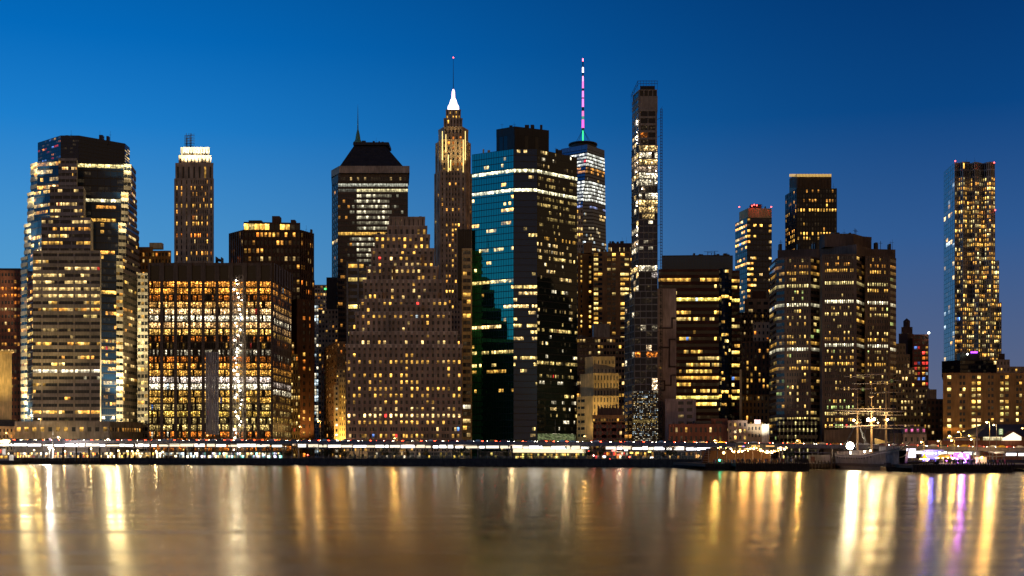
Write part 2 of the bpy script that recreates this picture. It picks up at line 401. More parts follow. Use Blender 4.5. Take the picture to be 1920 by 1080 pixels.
# ------------------------------------------------------------------ wall materials
brown  = wallmat('brown_granite', (0.125,0.085,0.062))
stone  = wallmat('buff_limestone', (0.50,0.38,0.265))
grey   = wallmat('grey_stone', (0.34,0.27,0.20))
wedding = wallmat('pinkish_limestone', (0.46,0.325,0.215))
ledge  = wallmat('pale_lit_ledge_stone', (0.74,0.58,0.42))  # paler cornice stone, its colour also holding the light that setback ledges catch
dkred  = wallmat('dark_red_spandrel', (0.085,0.028,0.020))
pgr    = wallmat('pinkish_granite', (0.32,0.27,0.235), joint=1)
beige  = wallmat('beige_panel', (0.66,0.47,0.22))
redb   = wallmat('red_brick', (0.24,0.085,0.05))
dkb    = wallmat('dark_brown_brick', (0.11,0.062,0.04))
orb    = wallmat('orange_brown_brick', (0.38,0.205,0.07))
blk    = plain('black_metal', (0.02,0.02,0.022), 0.45, 0.3)
dgl    = plain('dark_mullion', (0.035,0.035,0.04), 0.4, 0.5)
tealm  = plain('teal_mullion', (0.012,0.03,0.04), 0.4, 0.3)
bronze = plain('bronze_frame', (0.12,0.085,0.06), 0.5, 0.3)
white  = plain('white_frame', (0.62,0.58,0.50), 0.6)
slate  = wallmat('dark_slate_roof', (0.03,0.027,0.028), 0.6, 0.5, 0.4)
pink   = wallmat('pink_stucco', (0.34,0.25,0.22))
silver = plain('rippled_steel', (0.34,0.32,0.30), 0.4, 0.35)
green_cu = plain('green_copper', (0.10,0.30,0.22), 0.6)
rust   = plain('construction_concrete', (0.30,0.25,0.20), 0.85)

B = Building
def roofkit(b, spots, mat=None, ybase=None, D=None):
    """small machine boxes and masts along the roof line"""
    for k, (x0, x1, yt, yb) in enumerate(spots): b.box('rooftop_unit', mat or dgl, x0, x1, D or b.D+4, yt, yb, 6)

# ---- far left group
b = B('office_building', 'dark red brown office block at the left edge behind the stepped tower', 'office building', 20, 820)
b.tier(507, [(-40,820),(44,820)], redb, S(uni(14,.62), 13, li(.16, HOME, .7, rows={2:(.95,ORG,1.1),3:(.9,ORG,.8),5:(.85,WW,.9),11:(.6,WW,.8)}), hf=.45))
b.box('penthouse', blk, -20, 38, 822, 503, 508); b.done(60)
b = B('blank_building', 'plain beige windowless block at the left edge of the waterfront', 'building', 8, 770)
b.tier(658, [(-40,770),(22,770)], beige, None, dep=14); b.box('parapet', beige, -41, 23, 769.4, 657, 661, 3); b.done()
b = B('classical_building', 'low pale stone building with a dark hipped roof at the left edge', 'building', 10, 766)
b.tier(800, [(-30,766),(32,766)], stone, S(uni(9,.4), 12, li(.15, HOME, .5), hf=.5, mb=.05), dep=14, cornice=.02)
b.tier(787, [(-27,768),(29,768)], slate, None, dep=10, pname='roof'); b.done()

# ---- big stepped office tower (left)
b = B('stepped_office_tower', 'tall granite and glass office tower stepping back towards a dark glass top at left', 'office tower', 140, 772)
gh = 12.9
palep = wallmat('pale_pier_panel', (0.62,0.56,0.44))
def rib(p, n, run=.6, pal=OFFICE, bb=.75, rows=None, mode='row', hf=.46): return S(uni(n,.94), gh, li(p, pal, bb, run=run, rows=rows), hf=hf, pd=.06, sd=.45, mode=mode)
def Lm(p=.25, rows=None):
    st = rib(p, 2, rows=rows); st['trim'] = palep; return st
bays = [(0.0,.12),(.145,.36),(.385,.60),(.625,.84),(.865,.995)]
frontS = lambda p, rows=None: S([(a+(c_-a)*k/n_, a+(c_-a)*(k+1)/n_-.0005) for (a, c_), n_ in zip(bays, (3,5,5,5,3)) for k in range(n_)], gh, li(p, OFFICE, .8, run=.72, rows=rows, dim=.1), hf=.46, pd=.1, sd=.5, mode='row')
glassS = lambda p, rows=None: S(uni(7,.93), gh, li(p, OFFICE, .7, run=.6, rows=rows), hf=.86, pd=.12, sd=.14, mode='row', glass='blue', trim=dgl, v0=.5)
sideS = lambda p: S(uni(9,.9), gh, li(p, OFFICE, .6, run=.3), hf=.42, pd=.1, sd=.4, mode='row')
b.tier(790, [(28,764),(205,762),(268,790)], pgr, [S(uni(12,.5), 22, li(.5, OFFICE, .8, rows={0:(.5,YEL,.7),1:(.5,WW,.8)}), hf=.36), S(uni(14,.55), 22, li(.6, OFFICE, .7), hf=.3)], dep=60)
b.tier(470, [(40,796),(51,790),(62,776),(62,768),(188,768),(190,782),(218,786),(230,788),(262,822)], pgr,
       [Lm(), glassS(.35), None, frontS(.22, rows={2:(.9,WW,1),3:(.92,WW,1),4:(.7,WW,.9),5:(.7,WW,.8),6:(.8,WW,.9),17:(.97,WHT,1.1),18:(.75,(1,.85,.5),.8),10:(.1,None,.5),11:(.1,None,.5),24:(0,None,0)}), None, glassS(.3, rows={13:(1,YEL,.8)}), Lm(), sideS(.3)])
b.tier(408, [(46,800),(58,794),(78,784),(78,776),(170,776),(175,790),(222,793),(235.5,795),(260,824)], pgr,
       [Lm(), glassS(.5), None, frontS(.26, rows={3:(.8,YEL,1),0:(.5,WW,.8)}), None, glassS(.3), Lm(), sideS(.25)])
b.tier(350, [(52,804),(64,798),(94,790),(94,784),(157,784),(161,797),(227,800),(240,802),(256,826)], pgr,
       [Lm(), glassS(.55), None, frontS(.3, rows={2:(.8,WW,1),1:(.5,WW,.8)}), None, glassS(.3, rows={1:(1,(1,.85,.45),1.3),2:(.6,None,.7)}), Lm(), sideS(.25)])
b.tier(297, [(58,808),(70,802),(110,797),(110,792),(144,792),(146,803),(232,807),(245,809),(254,828)], pgr,
       [Lm(), glassS(.55), None, frontS(.5), None, glassS(.22, rows={0:(1,(1,.80,.30),1.6)}), Lm(), sideS(.2)])
b.tier(254, [(71,832),(114,813),(148,813),(234,834),(243,846)], blk,
       [S(uni(10,.93), 7, li(.35,[RED,ORG,BLU,YEL],.35), hf=.88, pd=.08, sd=.1, mode='row', glass='blue', trim=dgl),
        S(uni(6,.93), 7, li(.0), hf=.88, pd=.08, sd=.1, mode='row', glass='blue', trim=dgl),
        S(uni(16,.93), 7, li(.0, dim=0), hf=.88, pd=.08, sd=.1, mode='row', glass='blue', trim=dgl),
        S(uni(4,.9), 5, li(.6,[WW,PALE],.5), hf=.7, pd=.08, sd=.1, mode='row', glass='blue', trim=dgl)], dep=30)
b.clutter(120,228,822,257,6,mast=3)
stepped = b.done()

# ---- orange-lit hotel and white ribbon building behind
b = B('hotel_building', 'ochre lit flat topped block between the stepped tower and the black framed block', 'building', 290, 850)
b.tier(470, [(248,850),(321,850)], orb, S(uni(12,.5), 12, li(.22, HOME, .8), hf=.55))
b.tier(463, [(258,852),(287,852)], orb, None, dep=8, pname='penthouse'); b.box('rooftop_unit', white, 280, 303, 853, 455, 466, 5); b.done(60)
b = B('ribbon_building', 'narrow white framed block glimpsed beside the black framed office block', 'building', 272, 800)
b.tier(512, [(258,800),(284,800)], white, S(uni(4,.85), 12.5, li(.35, [PALE,YEL], .7), hf=.55, mode='row')); b.done(60)

# ---- art deco tower with lit crown
b = B('art_deco_tower', 'slender brown stone tower with a brightly lit crown and roof lattice', 'skyscraper', 365, 1040)
ad_ = lambda p: S(uni(12,.42), 9.6, li(p, HOME, .9), hf=.6, pd=.55, sd=.15)
b.tier(335, [(327,1040),(401,1040)], stone, S([(.05+i*.0,.085) for i in range(1)]+[(.17,.20),(.30,.33)]+[(.42+.045*i,.445+.045*i) for i in range(10)]+[(.92,.95)], 11, li(.14, HOME, 1.0, rows={4:(.6,YEL,1),9:(.5,ORG,1.2),17:(.5,YEL,1)}), hf=.62, pd=.7, sd=.2), dep=30)
b.tier(306, [(329,1043),(400,1043)], stone, S(uni(7,.35), 26, li(.35, HOME, 1), hf=.7, pd=.6), dep=26, cornice=.01)
b.tier(291, [(335,1046),(396,1046)], stone, S(uni(9,.35), 14, li(.4, [WHT], 1), hf=.5, pd=.4), dep=22)
b.tier(276, [(339,1050),(393,1050)], wallmat('pale_crown_stone', (0.8,0.74,0.62)), S(uni(11,.5), 15, li(1.0, [(1,.80,.42)], .9, vary=0), hf=.75, pd=.5), dep=16, pname='crown')
m = MB()
for k in range(9):
    a = pt(346+rng.random()*19, 1054); m.tube((a.x,a.y,zz(277,1054)), (a.x,a.y,zz(rng.choice([250,254,258,246]),1054)), .22, n=4)
for y in range(254, 277, 5):
    m.tube(pt(346,1054,y), pt(365,1054,y), .2, n=4); m.tube(pt(346,1054,y+3), pt(365,1054,y-3), .12, n=4)
b.single('antenna_lattice', m, blk); b.done(100)

# ---- dark brown block with penthouse
b = B('brown_office_tower', 'broad dark brown faceted tower with a lit rooftop restaurant', 'office tower', 510, 900)
db = lambda n, p: S(uni(n,.62), 15, li(p, HOME, .75, rows={1:(.4,None,.9)}), hf=.55, pd=.9, sd=.35)
b.tier(520, [(425,915),(457,899),(563,899),(588,915)], dkb, [db(7,.12), db(14,.25), db(6,.3)], dep=40)
b.tier(431, [(431,918),(457,903),(563,903),(587,918)], dkb, [S(uni(7,.6),15,li(.2,HOME,.5),hf=.75,pd=.9), db(14,.33), db(6,.3)], dep=40)
b.tier(416, [(457,910),(563,914)], dkb, S(uni(11,.85), 15, li(.85,[YEL,PALE],1.1), hf=.75, pd=.2, mode='row'), dep=20, pname='penthouse')
b.box('rooftop_unit', dkb, 510, 524, 912, 405, 418, 8)
roofkit(b, [(466,490,413,417),(545,553,412,418)], dkb, D=914); b.clutter(436,585,915,434,8); b.done(100)

# ---- black framed construction-lit block
b = B('black_framed_block', 'wide bronze framed glass block with orange construction lights on its floors', 'office building', 400, 745)
OR2 = [ORG, ORG, (1,.5,.12), YEL, WHT]
rws = {}
for r, v in {0:(.95,(1,.36,.05),1.1),1:(.95,(1,.38,.05),1.1),2:(.5,ORG,.4),3:(.9,(1,.5,.12),1.1),4:(.95,(1,.6,.25),1.3),5:(.95,WHT,1.5),6:(.95,(1,.55,.2),1.3),7:(.95,(1,.55,.12),1.2),8:(.5,ORG,.35),
             9:(.15,YEL,.3),10:(.6,WHT,.35),11:(.75,ORG,.5),12:(.95,(1,.42,.06),1.1),13:(.95,(1,.48,.08),1.0),14:(.95,(1,.8,.65),1.3),15:(1,WHT,2.2),16:(.8,YEL,.7),17:(.85,YEL,.75),18:(.8,PALE,.6),19:(.85,(1,.6,.1),.8),20:(.7,PALE,.6),21:(.85,PALE,.7)}.items(): rws[r] = v
fr9 = []
for k in range(9):
    for j in range(6): fr9.append((k/9+.012+j*(1/9-.024)/6, k/9+.012+(j+.95)*(1/9-.024)/6))
side = [(k/7+.02+j*.058, k/7+.02+(j+.85)*.058) for k in range(7) for j in range(2)]
b.tier(527, [(278,745),(511,745),(546,792)], bronze, [S(fr9, 13, li(.8, OR2, 1.05, rows=rws, vary=0), hf=.80, pd=.9, sd=.3, mode='row', glass='site', v0=.6),
       S(side, 13, li(.7, OR2, .6, rows={r:(v[0],v[1],v[2]*.5) for r, v in rws.items()}), hf=.74, pd=.22, sd=.15, mode='row', glass='site')], dep=60)
b.tier(493, [(278,745),(511,745),(546,792)], bronze, [S([(k/9+.02,(k+1)/9-.02) for k in range(9)], 34, li(0,dim=0), hf=.78, pd=1.0, sd=.4, glass='black'), S([(k/7+.04,(k+1)/7-.04) for k in range(7)], 34, li(0,dim=0), hf=.8, pd=1.0, sd=.4, glass='black')], dep=60, pname='louvre_storey')
a0, a1 = pt(386,743.3), pt(411,743.3)
m = MB()
for k in range(6):
    x = a0.x+(a1.x-a0.x)*k/6; m.box(x, x+(a1.x-a0.x)/6*.8, 742.9, 743.9, zz(815,743), zz(660,743))
b.single('panel_shaft', m, wallmat('pale_panel_sheet', (0.36,0.33,0.33))); 
roofkit(b, [(404,405.2,481,494),(407,412,485,488),(414,415,482,494)], blk, D=748)
b.done(100)
# hoist mast in front
h0 = empty('construction_hoist', pt(447, 740, z=GZ), 'tall silver lattice hoist mast with work lights on the black framed block', 'hoist')
m = MB(); org = h0.location
x0, x1 = pt(438,740).x, pt(456,740).x; zt, zb = zz(517,740), GZ
for x in (x0, x0+1.6, (x0+x1)/2+.5, x1):
    for y in (738.4, 740.2): m.tube((x,y,zb), (x,y,zt if x > x0+1 else zt-4), .14, n=4)
z = zb; k = 0
while z < zt-2:
    m.tube((x0,738.4,z), (x0+1.6,738.4,z+1.7), .09, n=4, cap=False); m.tube((x0+2.6,738.4,z+1.7), (x1,738.4,z), .09, n=4, cap=False); m.tube((x0+1.6,738.4,z+1.7), (x1,738.4,z+3.4), .08, n=4, cap=False)
    m.box(x0, x1, 738.3, 738.5, z, z+.16); z += 1.9
m.build('mast', plain('galvanised_steel', (0.5,0.48,0.45), .4, .6), h0, org)
wl = lampmat('work_light_white', (1,.86,.62), 60)
z = zt-3
while z > zb+4:
    m = MB(); xx = rng.uniform(x0+.4, x1-.4); m.ball((xx, 738.0, z), rng.choice([.22,.3,.42])); m.build('work_light', wl, h0, org); z -= rng.uniform(1.4,3.0)
tagd = None

# ---- buildings in the street gap
b = B('dark_slab', 'dark brown slab with one column of orange windows beside the street gap', 'building', 565, 845)
b.tier(560, [(546,847),(556,838),(588,846)], dkb, [None, S([(.35,.5),(.72,.8)], 13.5, li(.5,[ORG,YEL,WARM],.8), hf=.5, pd=.5)], dep=40); b.done(60)
b = B('beige_step_building', 'small cream stepped building between the black framed block and the street', 'building', 552, 800)
b.tier(702, [(541,800),(563,800)], beige, S(uni(5,.5), 12.5, li(.35,[YEL,PALE],.8), hf=.55, pd=.25), dep=18)
b.tier(665, [(541,803),(559,803)], beige, S(uni(4,.5), 12.5, li(.3,HOME,.7), hf=.55, pd=.25), dep=14, cornice=.02)
b.tier(642, [(541,806),(552,806)], beige, S(uni(2,.5), 12.5, li(.3,HOME,.7), hf=.55, pd=.25), dep=10, cornice=.02); b.done(60)
b = B('glass_sliver_tower', 'thin pale blue glass tower at the end of the street gap', 'tower', 592, 1250)
b.tier(560, [(586,1250),(597,1250)], silver, S(uni(3,.8), 6, li(.5,[COOL,WHT],.6), hf=.8, pd=.1, sd=.1, mode='row', glass='wtc')); b.done(60)
b = B('distant_green_lit_tower', 'distant pale tower with a green light on top beyond the street gap', 'tower', 606, 1350)
b.tier(534, [(590,1350),(621,1350)], stone, S(uni(6,.7), 7, li(.4,HOME,.4), hf=.6, mode='row'))
b.box('roof_lights', lampmat('green_lamp', (.1,.9,.2), 2, 'NONE'), 608, 616, 1349, 540, 543, 2); b.done(60)
b = B('gabled_stone_tower', 'brown stone tower with a steep dark gable inside the street gap', 'tower', 612, 1000)
b.tier(580, [(597,1000),(634,1000)], stone, S(uni(6,.5), 9, li(.25,HOME,.8), hf=.5)); 
b.tier(520, [(612,1002),(640,1002)], slate, None, pname='roof'); b.done(60)
b = B('street_corner_building', 'tall dark stone building lining the right side of the street gap', 'building', 618, 830)
b.tier(640, [(603,900),(632,830),(648,830)], grey, [S(uni(6,.5), 12, li(.08,HOME,.5), hf=.5), S(uni(3,.5), 12, li(.1,HOME,.5), hf=.5)], dep=40); b.done(60)
b = B('floodlit_building', 'small ornate building glowing gold beside the stepped limestone tower', 'building', 636, 760)
gold = wallmat('gold_lit_stone', (0.62,0.46,0.22))
b.tier(722, [(627,760),(636,758)], gold, S(uni(1,.45), 10, li(.8,[WHT],1.5), hf=.5, pd=.3), dep=10, cornice=.03)
b.tier(708, [(636,760),(648,760)], gold, S(uni(3,.4), 10, li(.3,[YEL],1), hf=.5, pd=.3), dep=10, z0=GZ, cornice=.03, pname='wing'); 
b.tier(692, [(630,770),(648,770)], gold, S(uni(3,.4), 8, li(.2,[YEL],1), hf=.5, pd=.3), dep=8, z0=GZ, pname='rear_wing'); b.done(60)

# ---- pyramid roofed tower
b = B('pyramid_roof_tower', 'bulky tower with stone bands and a dark pyramid roof with a green spire', 'skyscraper', 695, 1000)
rr = {0:(.5,WHT,.6),1:(1,PALE,1.3)}
cs = uni(30,.9)
lf = li(.0)
def sixty(r, c, RR, CC, face):
    if r == 9: return sc((1,.55,.10), 1.1*rng.uniform(.7,1.2)) if c < 22 else None
    if r == 0: return (.5,.5,.4)
    if r == 1: return sc((1,.86,.45), rng.uniform(.7,1.1)) if 8 <= c else (.1,.1,.08)
    if r < 17 and 8 <= c < 22: return sc((1,.9,.6), rng.choice([.12,.2,.3,1.3]))
    if r < 17 and 4 <= c < 28 and rng.random() < .3: return sc((.9,.85,.6), .4*rng.random())
    if rng.random() < .1: return sc(WARM, .8*rng.random())
    return None
b.tier(341, [(623,1016),(634,1000),(765,1000)], bronze, [S(uni(3,.8), 10.2, li(.15,OFFICE,.5), hf=.6, mode='row', pd=.4, sd=.4), S(cs, 10.2, sixty, hf=.55, mode='row', pd=.12, sd=.3, trim=None)], dep=40)
b.tier(326, [(622,1014),(634,999),(766,999)], bronze, [None, S(uni(30,.8), 15, li(.3,OFFICE,.3), hf=.4, pd=.2, mode='row')], dep=42)
b.tier(311, [(621,1012),(636,996),(768,996)], stone, None, dep=46, pname='cornice_block')
m = MB(); zb, zt = b.ztop, zz(270,1010)
bx = [pt(634,998), pt(757,998), pt(757,998), pt(634,998)]
poly = [(pt(636,1000).x,1000),(pt(757,1000).x,1000),(pt(757,1000).x,1046),(pt(636,1000).x,1046)]
top = [(pt(664,1015).x,1015),(pt(722,1015).x,1015),(pt(722,1015).x,1031),(pt(664,1015).x,1031)]
m.prism(poly, zb, zt, top=top)
for k in range(1,16):
    f = k/16; q = [(a[0]+(c[0]-a[0])*f, a[1]+(c[1]-a[1])*f) for a, c in zip(poly, top)]
    z = zb+(zt-zb)*f; m.tube((q[0][0],q[0][1]-.1,z),(q[1][0],q[1][1]-.1,z),.16,n=4)
b.single('roof', m, slate)
m = MB(); a, c2 = pt(662,1013), pt(729,1013); m.box(a.x, c2.x, 1013, 1034, zt, zt+2.2); b.single('roof_cap', m, slate)
m = MB(); c = pt(671,1020); m.lathe((c.x,c.y), [(3.6,zt+2),(3.4,zt+4),(2.2,zt+5.5),(1.5,zt+10),(.5,zt+14),(.15,zt+30),(.05,zt+34)], 8)
b.single('spire', m, green_cu)
b.clutter(668,720,1025,268,4,mast=1); b.done(100)

# ---- black framed narrow block
b = B('narrow_black_block', 'narrow black glass block in a pale frame beside the stepped limestone tower', 'office building', 670, 740)
b.tier(491, [(650,740),(692,740)], grey, S([(.08,.30),(.30,.48),(.56,.75),(.75,.94)], 12.5, li(.3,[YEL,(1,.7,.2)],.9,run=.6), hf=.55, pd=.7, sd=.05, mode='row', glass='black'), dep=40)
b.done(60)

# ---- stepped limestone tower (120)
b = B('stepped_limestone_tower', 'wedding cake limestone office tower stepping up from the waterfront', 'office tower', 757, 692); b.do = 28; b.side = wallmat('darkened_side_brick', (0.045,0.028,0.02))  # side walls coloured dark so their reflection in the teal glass reads near black
lt = lambda n, p=.3, rows=None: S(uni(n,.42), 12.3, li(min(1,p*1.25),[YEL,YEL,WW,(1,.66,.22)],.95,rows=rows,vary=.8,dim=.0,odd=.02), hf=.52, pd=.45, sd=.16)
LR = {0:(.1,None,.7),2:(.5,YEL,1),4:(.4,YEL,1),5:(.3,YEL,.8),11:(.88,WW,1.5),12:(.55,YEL,.8)}
b.tier(797, [(649.5,664),(866,664)], wedding, S(grp(11,3,.25,.8,.01), 12.8, li(.25,[WW,YEL,WW],.6,odd=.03), hf=.55, pd=.35), dep=58)
b.tier(646, [(649.5,664.5),(866,664.5)], wedding, lt(22,.32,{1:(.1,None,.8),3:(.25,YEL,1),4:(.35,YEL,.9),5:(.4,YEL,.9),6:(.75,YEL,1),7:(.35,YEL,.8),10:(.97,WW,1.7),11:(.5,YEL,.9),8:(.25,None,.8)}), dep=57, cornice=.012)
b.tier(622, [(655.5,667),(858,667)], wedding, lt(20,.3), dep=53, cornice=.012)
b.tier(585, [(666,670),(847,670)], wedding, lt(18,.35,{0:(.5,YEL,1)}), dep=49, cornice=.012)
b.tier(561, [(675,673),(840,673)], wedding, lt(16,.4,{0:(.6,YEL,1)}), dep=45, cornice=.012)
b.tier(525, [(681,676),(831,676)], wedding, lt(15,.22), dep=41, cornice=.012)
b.tier(500, [(687,679),(822,679)], wedding, lt(13,.4), dep=37, cornice=.012)
b.tier(466, [(696,682),(814,682)], wedding, lt(11,.15), dep=33, cornice=.012)
b.tier(440, [(702,685),(806,685)], wedding, lt(10,.5,{0:(.9,YEL,1.5)}), dep=29, cornice=.012)
b.tier(424, [(726,688),(801,688)], wedding, lt(7,.3), dep=25, cornice=.012)
m = b.tier(407, [(729,690),(797,690)], wedding, S(uni(8,.22), 14, li(0), hf=.7, pd=.5), dep=20, cornice=.006)
for (x0,x1,yt,D_) in ((736,789,477,680.2),(714,735,496,677.2),(733,790,597,668.2),(735,790,560,671.4),(668,690,566,668.6),(790,812,522,674.5)):
    pass
for (x0,x1,yt,yb,Dt) in ((736,789,478,500,680.4),(714,735,497,525,677.2),(788,820,501,525,677.2),(733,790,572,585,671.6),(733,790,598,622,668.4),(690,716,548,561,674),(798,820,548,561,674)):
    b.ztop = zz(yb, Dt+28)
    b.tier(yt, [(x0,Dt),(x1,Dt)], wedding, lt(max(2,round((x1-x0)/9.8)),.15), dep=3.2, pname='bay', cornice=.01)
b.clutter(731,795,694,408,5); b.clutter(703,725,690,440,2,mast=1); b.clutter(655,680,672,622,3,mast=0); b.done(100)

# ---- slender gold-lit tower with glass lantern
b = B('pinnacle_tower', 'slender stone skyscraper with glowing white lantern and needle spire', 'skyscraper', 850, 960)
pt_ = lambda n, p: S(uni(n,.40), 9.6, li(p,[YEL,WARM,(1,.7,.25)],1.0), hf=.52, pd=.8, sd=.1)
b.tier(320, [(816,962),(826,950),(873,950),(883,962)], stone, [pt_(2,.15), S([(.05,.1),(.22,.28),(.34,.40),(.46,.52),(.58,.64),(.70,.76),(.88,.93)], 9.6, li(.35,[YEL,WARM],1.1,colp={0:.1,6:.1}), hf=.52, pd=.9, sd=.1), pt_(2,.15)], dep=32)
b.tier(262, [(818,965),(829,953),(871,953),(881,965)], stone, [pt_(2,.1), S(uni(5,.4), 9.6, li(.45,[YEL,ORG],.9), hf=.5, pd=1.0, sd=.1), pt_(2,.1)], dep=28, cornice=.01)
b.tier(238, [(822,967),(833,957),(867,957),(878,967)], stone, [None, S(uni(5,.45), 12, li(.6,[ORG,YEL],.9), hf=.5, pd=1.0, sd=.1), None], dep=22, cornice=.015)
b.tier(222, [(832,966),(867,966)], stone, S(uni(6,.4), 10, li(.15,[YEL],1), hf=.6, pd=1.0), dep=15, cornice=.02)
b.tier(206, [(836,968),(864,968)], stone, S(uni(5,.4), 10, li(.3,[YEL],1), hf=.6, pd=1.0), dep=12, cornice=.02)
m = MB(); c = pt(850,975); z0 = b.ztop
m.lathe((c.x,c.y), [(4.6,z0),(4.2,z0+4.5),(3.0,z0+6.5),(2.2,z0+9.5),(1.2,z0+11)], 12); b.single('lantern', m, lampmat('lantern_white', (1,.80,.78), 2.6))
m = MB(); m.lathe((c.x,c.y), [(1.3,z0+10.6),(1.1,z0+15.5),(.5,z0+17.5)], 8); b.single('upper_lantern', m, lampmat('lantern_pink', (1,.6,.7), 3.5))
m = MB(); m.tube((c.x,c.y,z0+17), (c.x,c.y,zz(108,975)), .3, .1, n=5); b.single('needle', m, blk)
m = MB(); m.ball((c.x,c.y,zz(108,975)), .42); rl = lampmat('red_beacon', (1,.05,.04), 14, 'NONE'); b.single('beacon', m, rl)
# light strips running up the setbacks
gs = lampmat('gold_floodlight', (1,.72,.22), 1.6)
for px, y0, y1 in ((829.5,300,246),(872.5,300,246),(845,320,300),(868.5,323,262),(840.5,322,290),(836,285,252)):
    m = MB(); a = pt(px, 949.0 if y0 > 310 else 951.5); m.box(a.x-.28, a.x+.28, a.y-.25, a.y+.2, zz(y0,a.y), zz(y1,a.y)); b.single('light_strip', m, gs)
b.done(100)

# ---- narrow louvre top + white balcony building
b = B('balcony_building', 'narrow pale building with stacked balconies left of the teal glass tower', 'building', 874, 690); b.do = 30
b.tier(466, [(866,690),(885,690)], beige, S([(.12,.48),(.50,.86)], 13, li(.2,[YEL,WW],.9,rows={9:(1,YEL,1),22:(1,WHT,1.4)}), hf=.55, pd=.2, sd=.8), dep=8)
b.tier(430, [(858,694),(884,694)], dgl, S(uni(8,.5), 36, li(0,dim=0), hf=.9, pd=.4, glass='black'), dep=10, z0=zz(560,724), pname='louvre_top'); b.done(60)

# ---- teal mirror glass tower
b = B('teal_glass_tower', 'teal mirrored glass tower with two bright lit bands in the centre', 'skyscraper', 963, 712); b.do = 32
Z1 = zz(279, 680)
tg = 12.1
def tealrows(face):
    return {3:(1,(1,.92,.55),1.5), 6:(.95,(1,.92,.55),1.35), 13:(.25,PALE,1), 20:(.3,PALE,1), 22:(.3,PALE,1), 28:(.85,PALE,.9), 32:(.6,PALE,.6), 35:(.5,YEL,.7)}
tl = S(uni(17,.86), tg, li(.05,[PALE,YEL,WW],.9,rows={3:(1,(1,.92,.5),1.5),6:(1,(1,.92,.55),1.3),15:(.55,PALE,1),18:(.3,PALE,1),20:(.65,PALE,1),27:(.6,WW,1.2),31:(.7,PALE,.8),33:(.6,PALE,.7),34:(.5,YEL,.7),37:(.6,YEL,.8)},run=.55,dim=.0), hf=.89, pd=.08, sd=.08, mode='row', glass='teal', trim=tealm, v0=.5)
tm = S(uni(14,.92), tg, li(.06,[PALE,WW],.8,rows={3:(1,(1,.9,.5),1.4),6:(1,(1,.92,.55),1.3),21:(1,PALE,1),22:(.9,WW,1.1),24:(.8,WW,.9),27:(.9,PALE,1.2),29:(.9,WW,1.3),32:(.9,PALE,.9),33:(.8,PALE,.8)},run=.6,dim=0), hf=.89, pd=.08, sd=.08, mode='row', glass='tealdark', trim=dgl, v0=.5)  # centre face glass coloured navy for the dark sky it reflects
GLX = gl
def gl(name):
    if name == 'tealdark': return glassmat('deep_blue_glass', (0.008,0.045,0.12), 0.15, 0.04, .7, .05, SPK, BAND)
    if name == 'nightblack': return glassmat('near_black_glass', (0.012,0.02,0.022), 0.15, 0.05, .7, .05, SPK, BAND)
    return GLX(name)
tr = S(uni(34,.95), tg, li(.20,[PALE,WW,WHT],.42,rows={3:(1,(1,.92,.55),2.2),4:(.4,PALE,.35),5:(.4,PALE,.35),6:(1,(1,.92,.55),2.0),7:(.35,PALE,.35),8:(.5,PALE,.4),9:(.5,PALE,.5),10:(.45,PALE,.4),11:(.3,PALE,.3),13:(.4,YEL,.9),24:(.6,WW,1),27:(.7,PALE,.9),32:(.8,PALE,.9),34:(.3,PALE,.6)},run=.45,dim=.1), hf=.89, pd=.08, sd=.08, mode='row', glass='nightblack', trim=dgl, v0=.5)
b.tier(279, [(885,694),(963,680),(1007,680),(1082,701)], blk, [tl, tm, tr], dep=34)
b.tier(237, [(931,700),(965,693),(1029,702)], blk, [S([(.15,.35),(.4,.6)], 40, li(0,dim=0), hf=.6, pd=.15, glass='black'), S([(.3,.4),(.6,.7)], 40, li(0,dim=0), hf=.6, pd=.15, glass='black')], dep=14, pname='plant_room')
roofkit(b, [(955,961,235,239),(984,992,234,240),(996,1002,235,240)], blk, D=700)
m = MB(); a, c = pt(1009,704), pt(1080,704)
m.face([Vector((a.x,692,GZ+3)),Vector((c.x,692,GZ+3)),Vector((c.x,730,GZ+14)),Vector((a.x,712,GZ+14))],(.10,.12,.05))
for k in range(15):
    f = k/14; x = a.x+(c.x-a.x)*f; m.tube((x,691.9,GZ),(x,691.9,GZ+3.1),.12,n=4); m.tube((x,691.9,GZ+3.1),(x,716,GZ+13.5),.14,n=4,glow=(.1,.12,.05))
b.single('atrium_roof', m, gl('glass'))
m = MB()
for k in range(14):
    x = a.x+(c.x-a.x)*k/14; m.face([(x+.2,692.2,GZ),(x+1.5,692.2,GZ),(x+1.5,692.2,GZ+6),(x+.2,692.2,GZ+6)],sc(COOL, rng.uniform(.6,1.6)))
b.single('atrium_window', m, gl('glass'))
b.clutter(935,1024,704,238,3,mast=3); b.clutter(1031,1070,700,283,3,mast=1); b.clutter(888,928,700,284,2,beige,0); b.done(100)

# ---- tapered glass supertall with spire
b = B('tapered_glass_skyscraper', 'distant tapered blue glass skyscraper with a pink and green lit spire', 'skyscraper', 1096, 1740)
D0 = 1740; s2 = 30.5; c = pt(1093, D0+30); cx, cy = c.x, c.y; zb = GZ; zt = zz(279, D0)
rot = R(8)
def rp(x, y): return Vector((cx+x*math.cos(rot)-y*math.sin(rot), cy+x*math.sin(rot)+y*math.cos(rot), 0))
base = [rp(-s2,-s2), rp(s2,-s2), rp(s2,s2), rp(-s2,s2)]
topr = 30.5; topc = [rp(0,-topr), rp(topr,0), rp(0,topr), rp(-topr,0)]
zbb = 60
cr = MB(); cr.prism([(p.x,p.y) for p in base], zb, zbb)
BV = [Vector((p.x,p.y,zbb)) for p in base]; TV = [Vector((p.x,p.y,zt)) for p in topc]
for k in range(4):
    j = (k+1) % 4
    cr.face([BV[k],BV[j],TV[k]]); cr.face([BV[j],TV[j],TV[k]])
cr.face(TV)
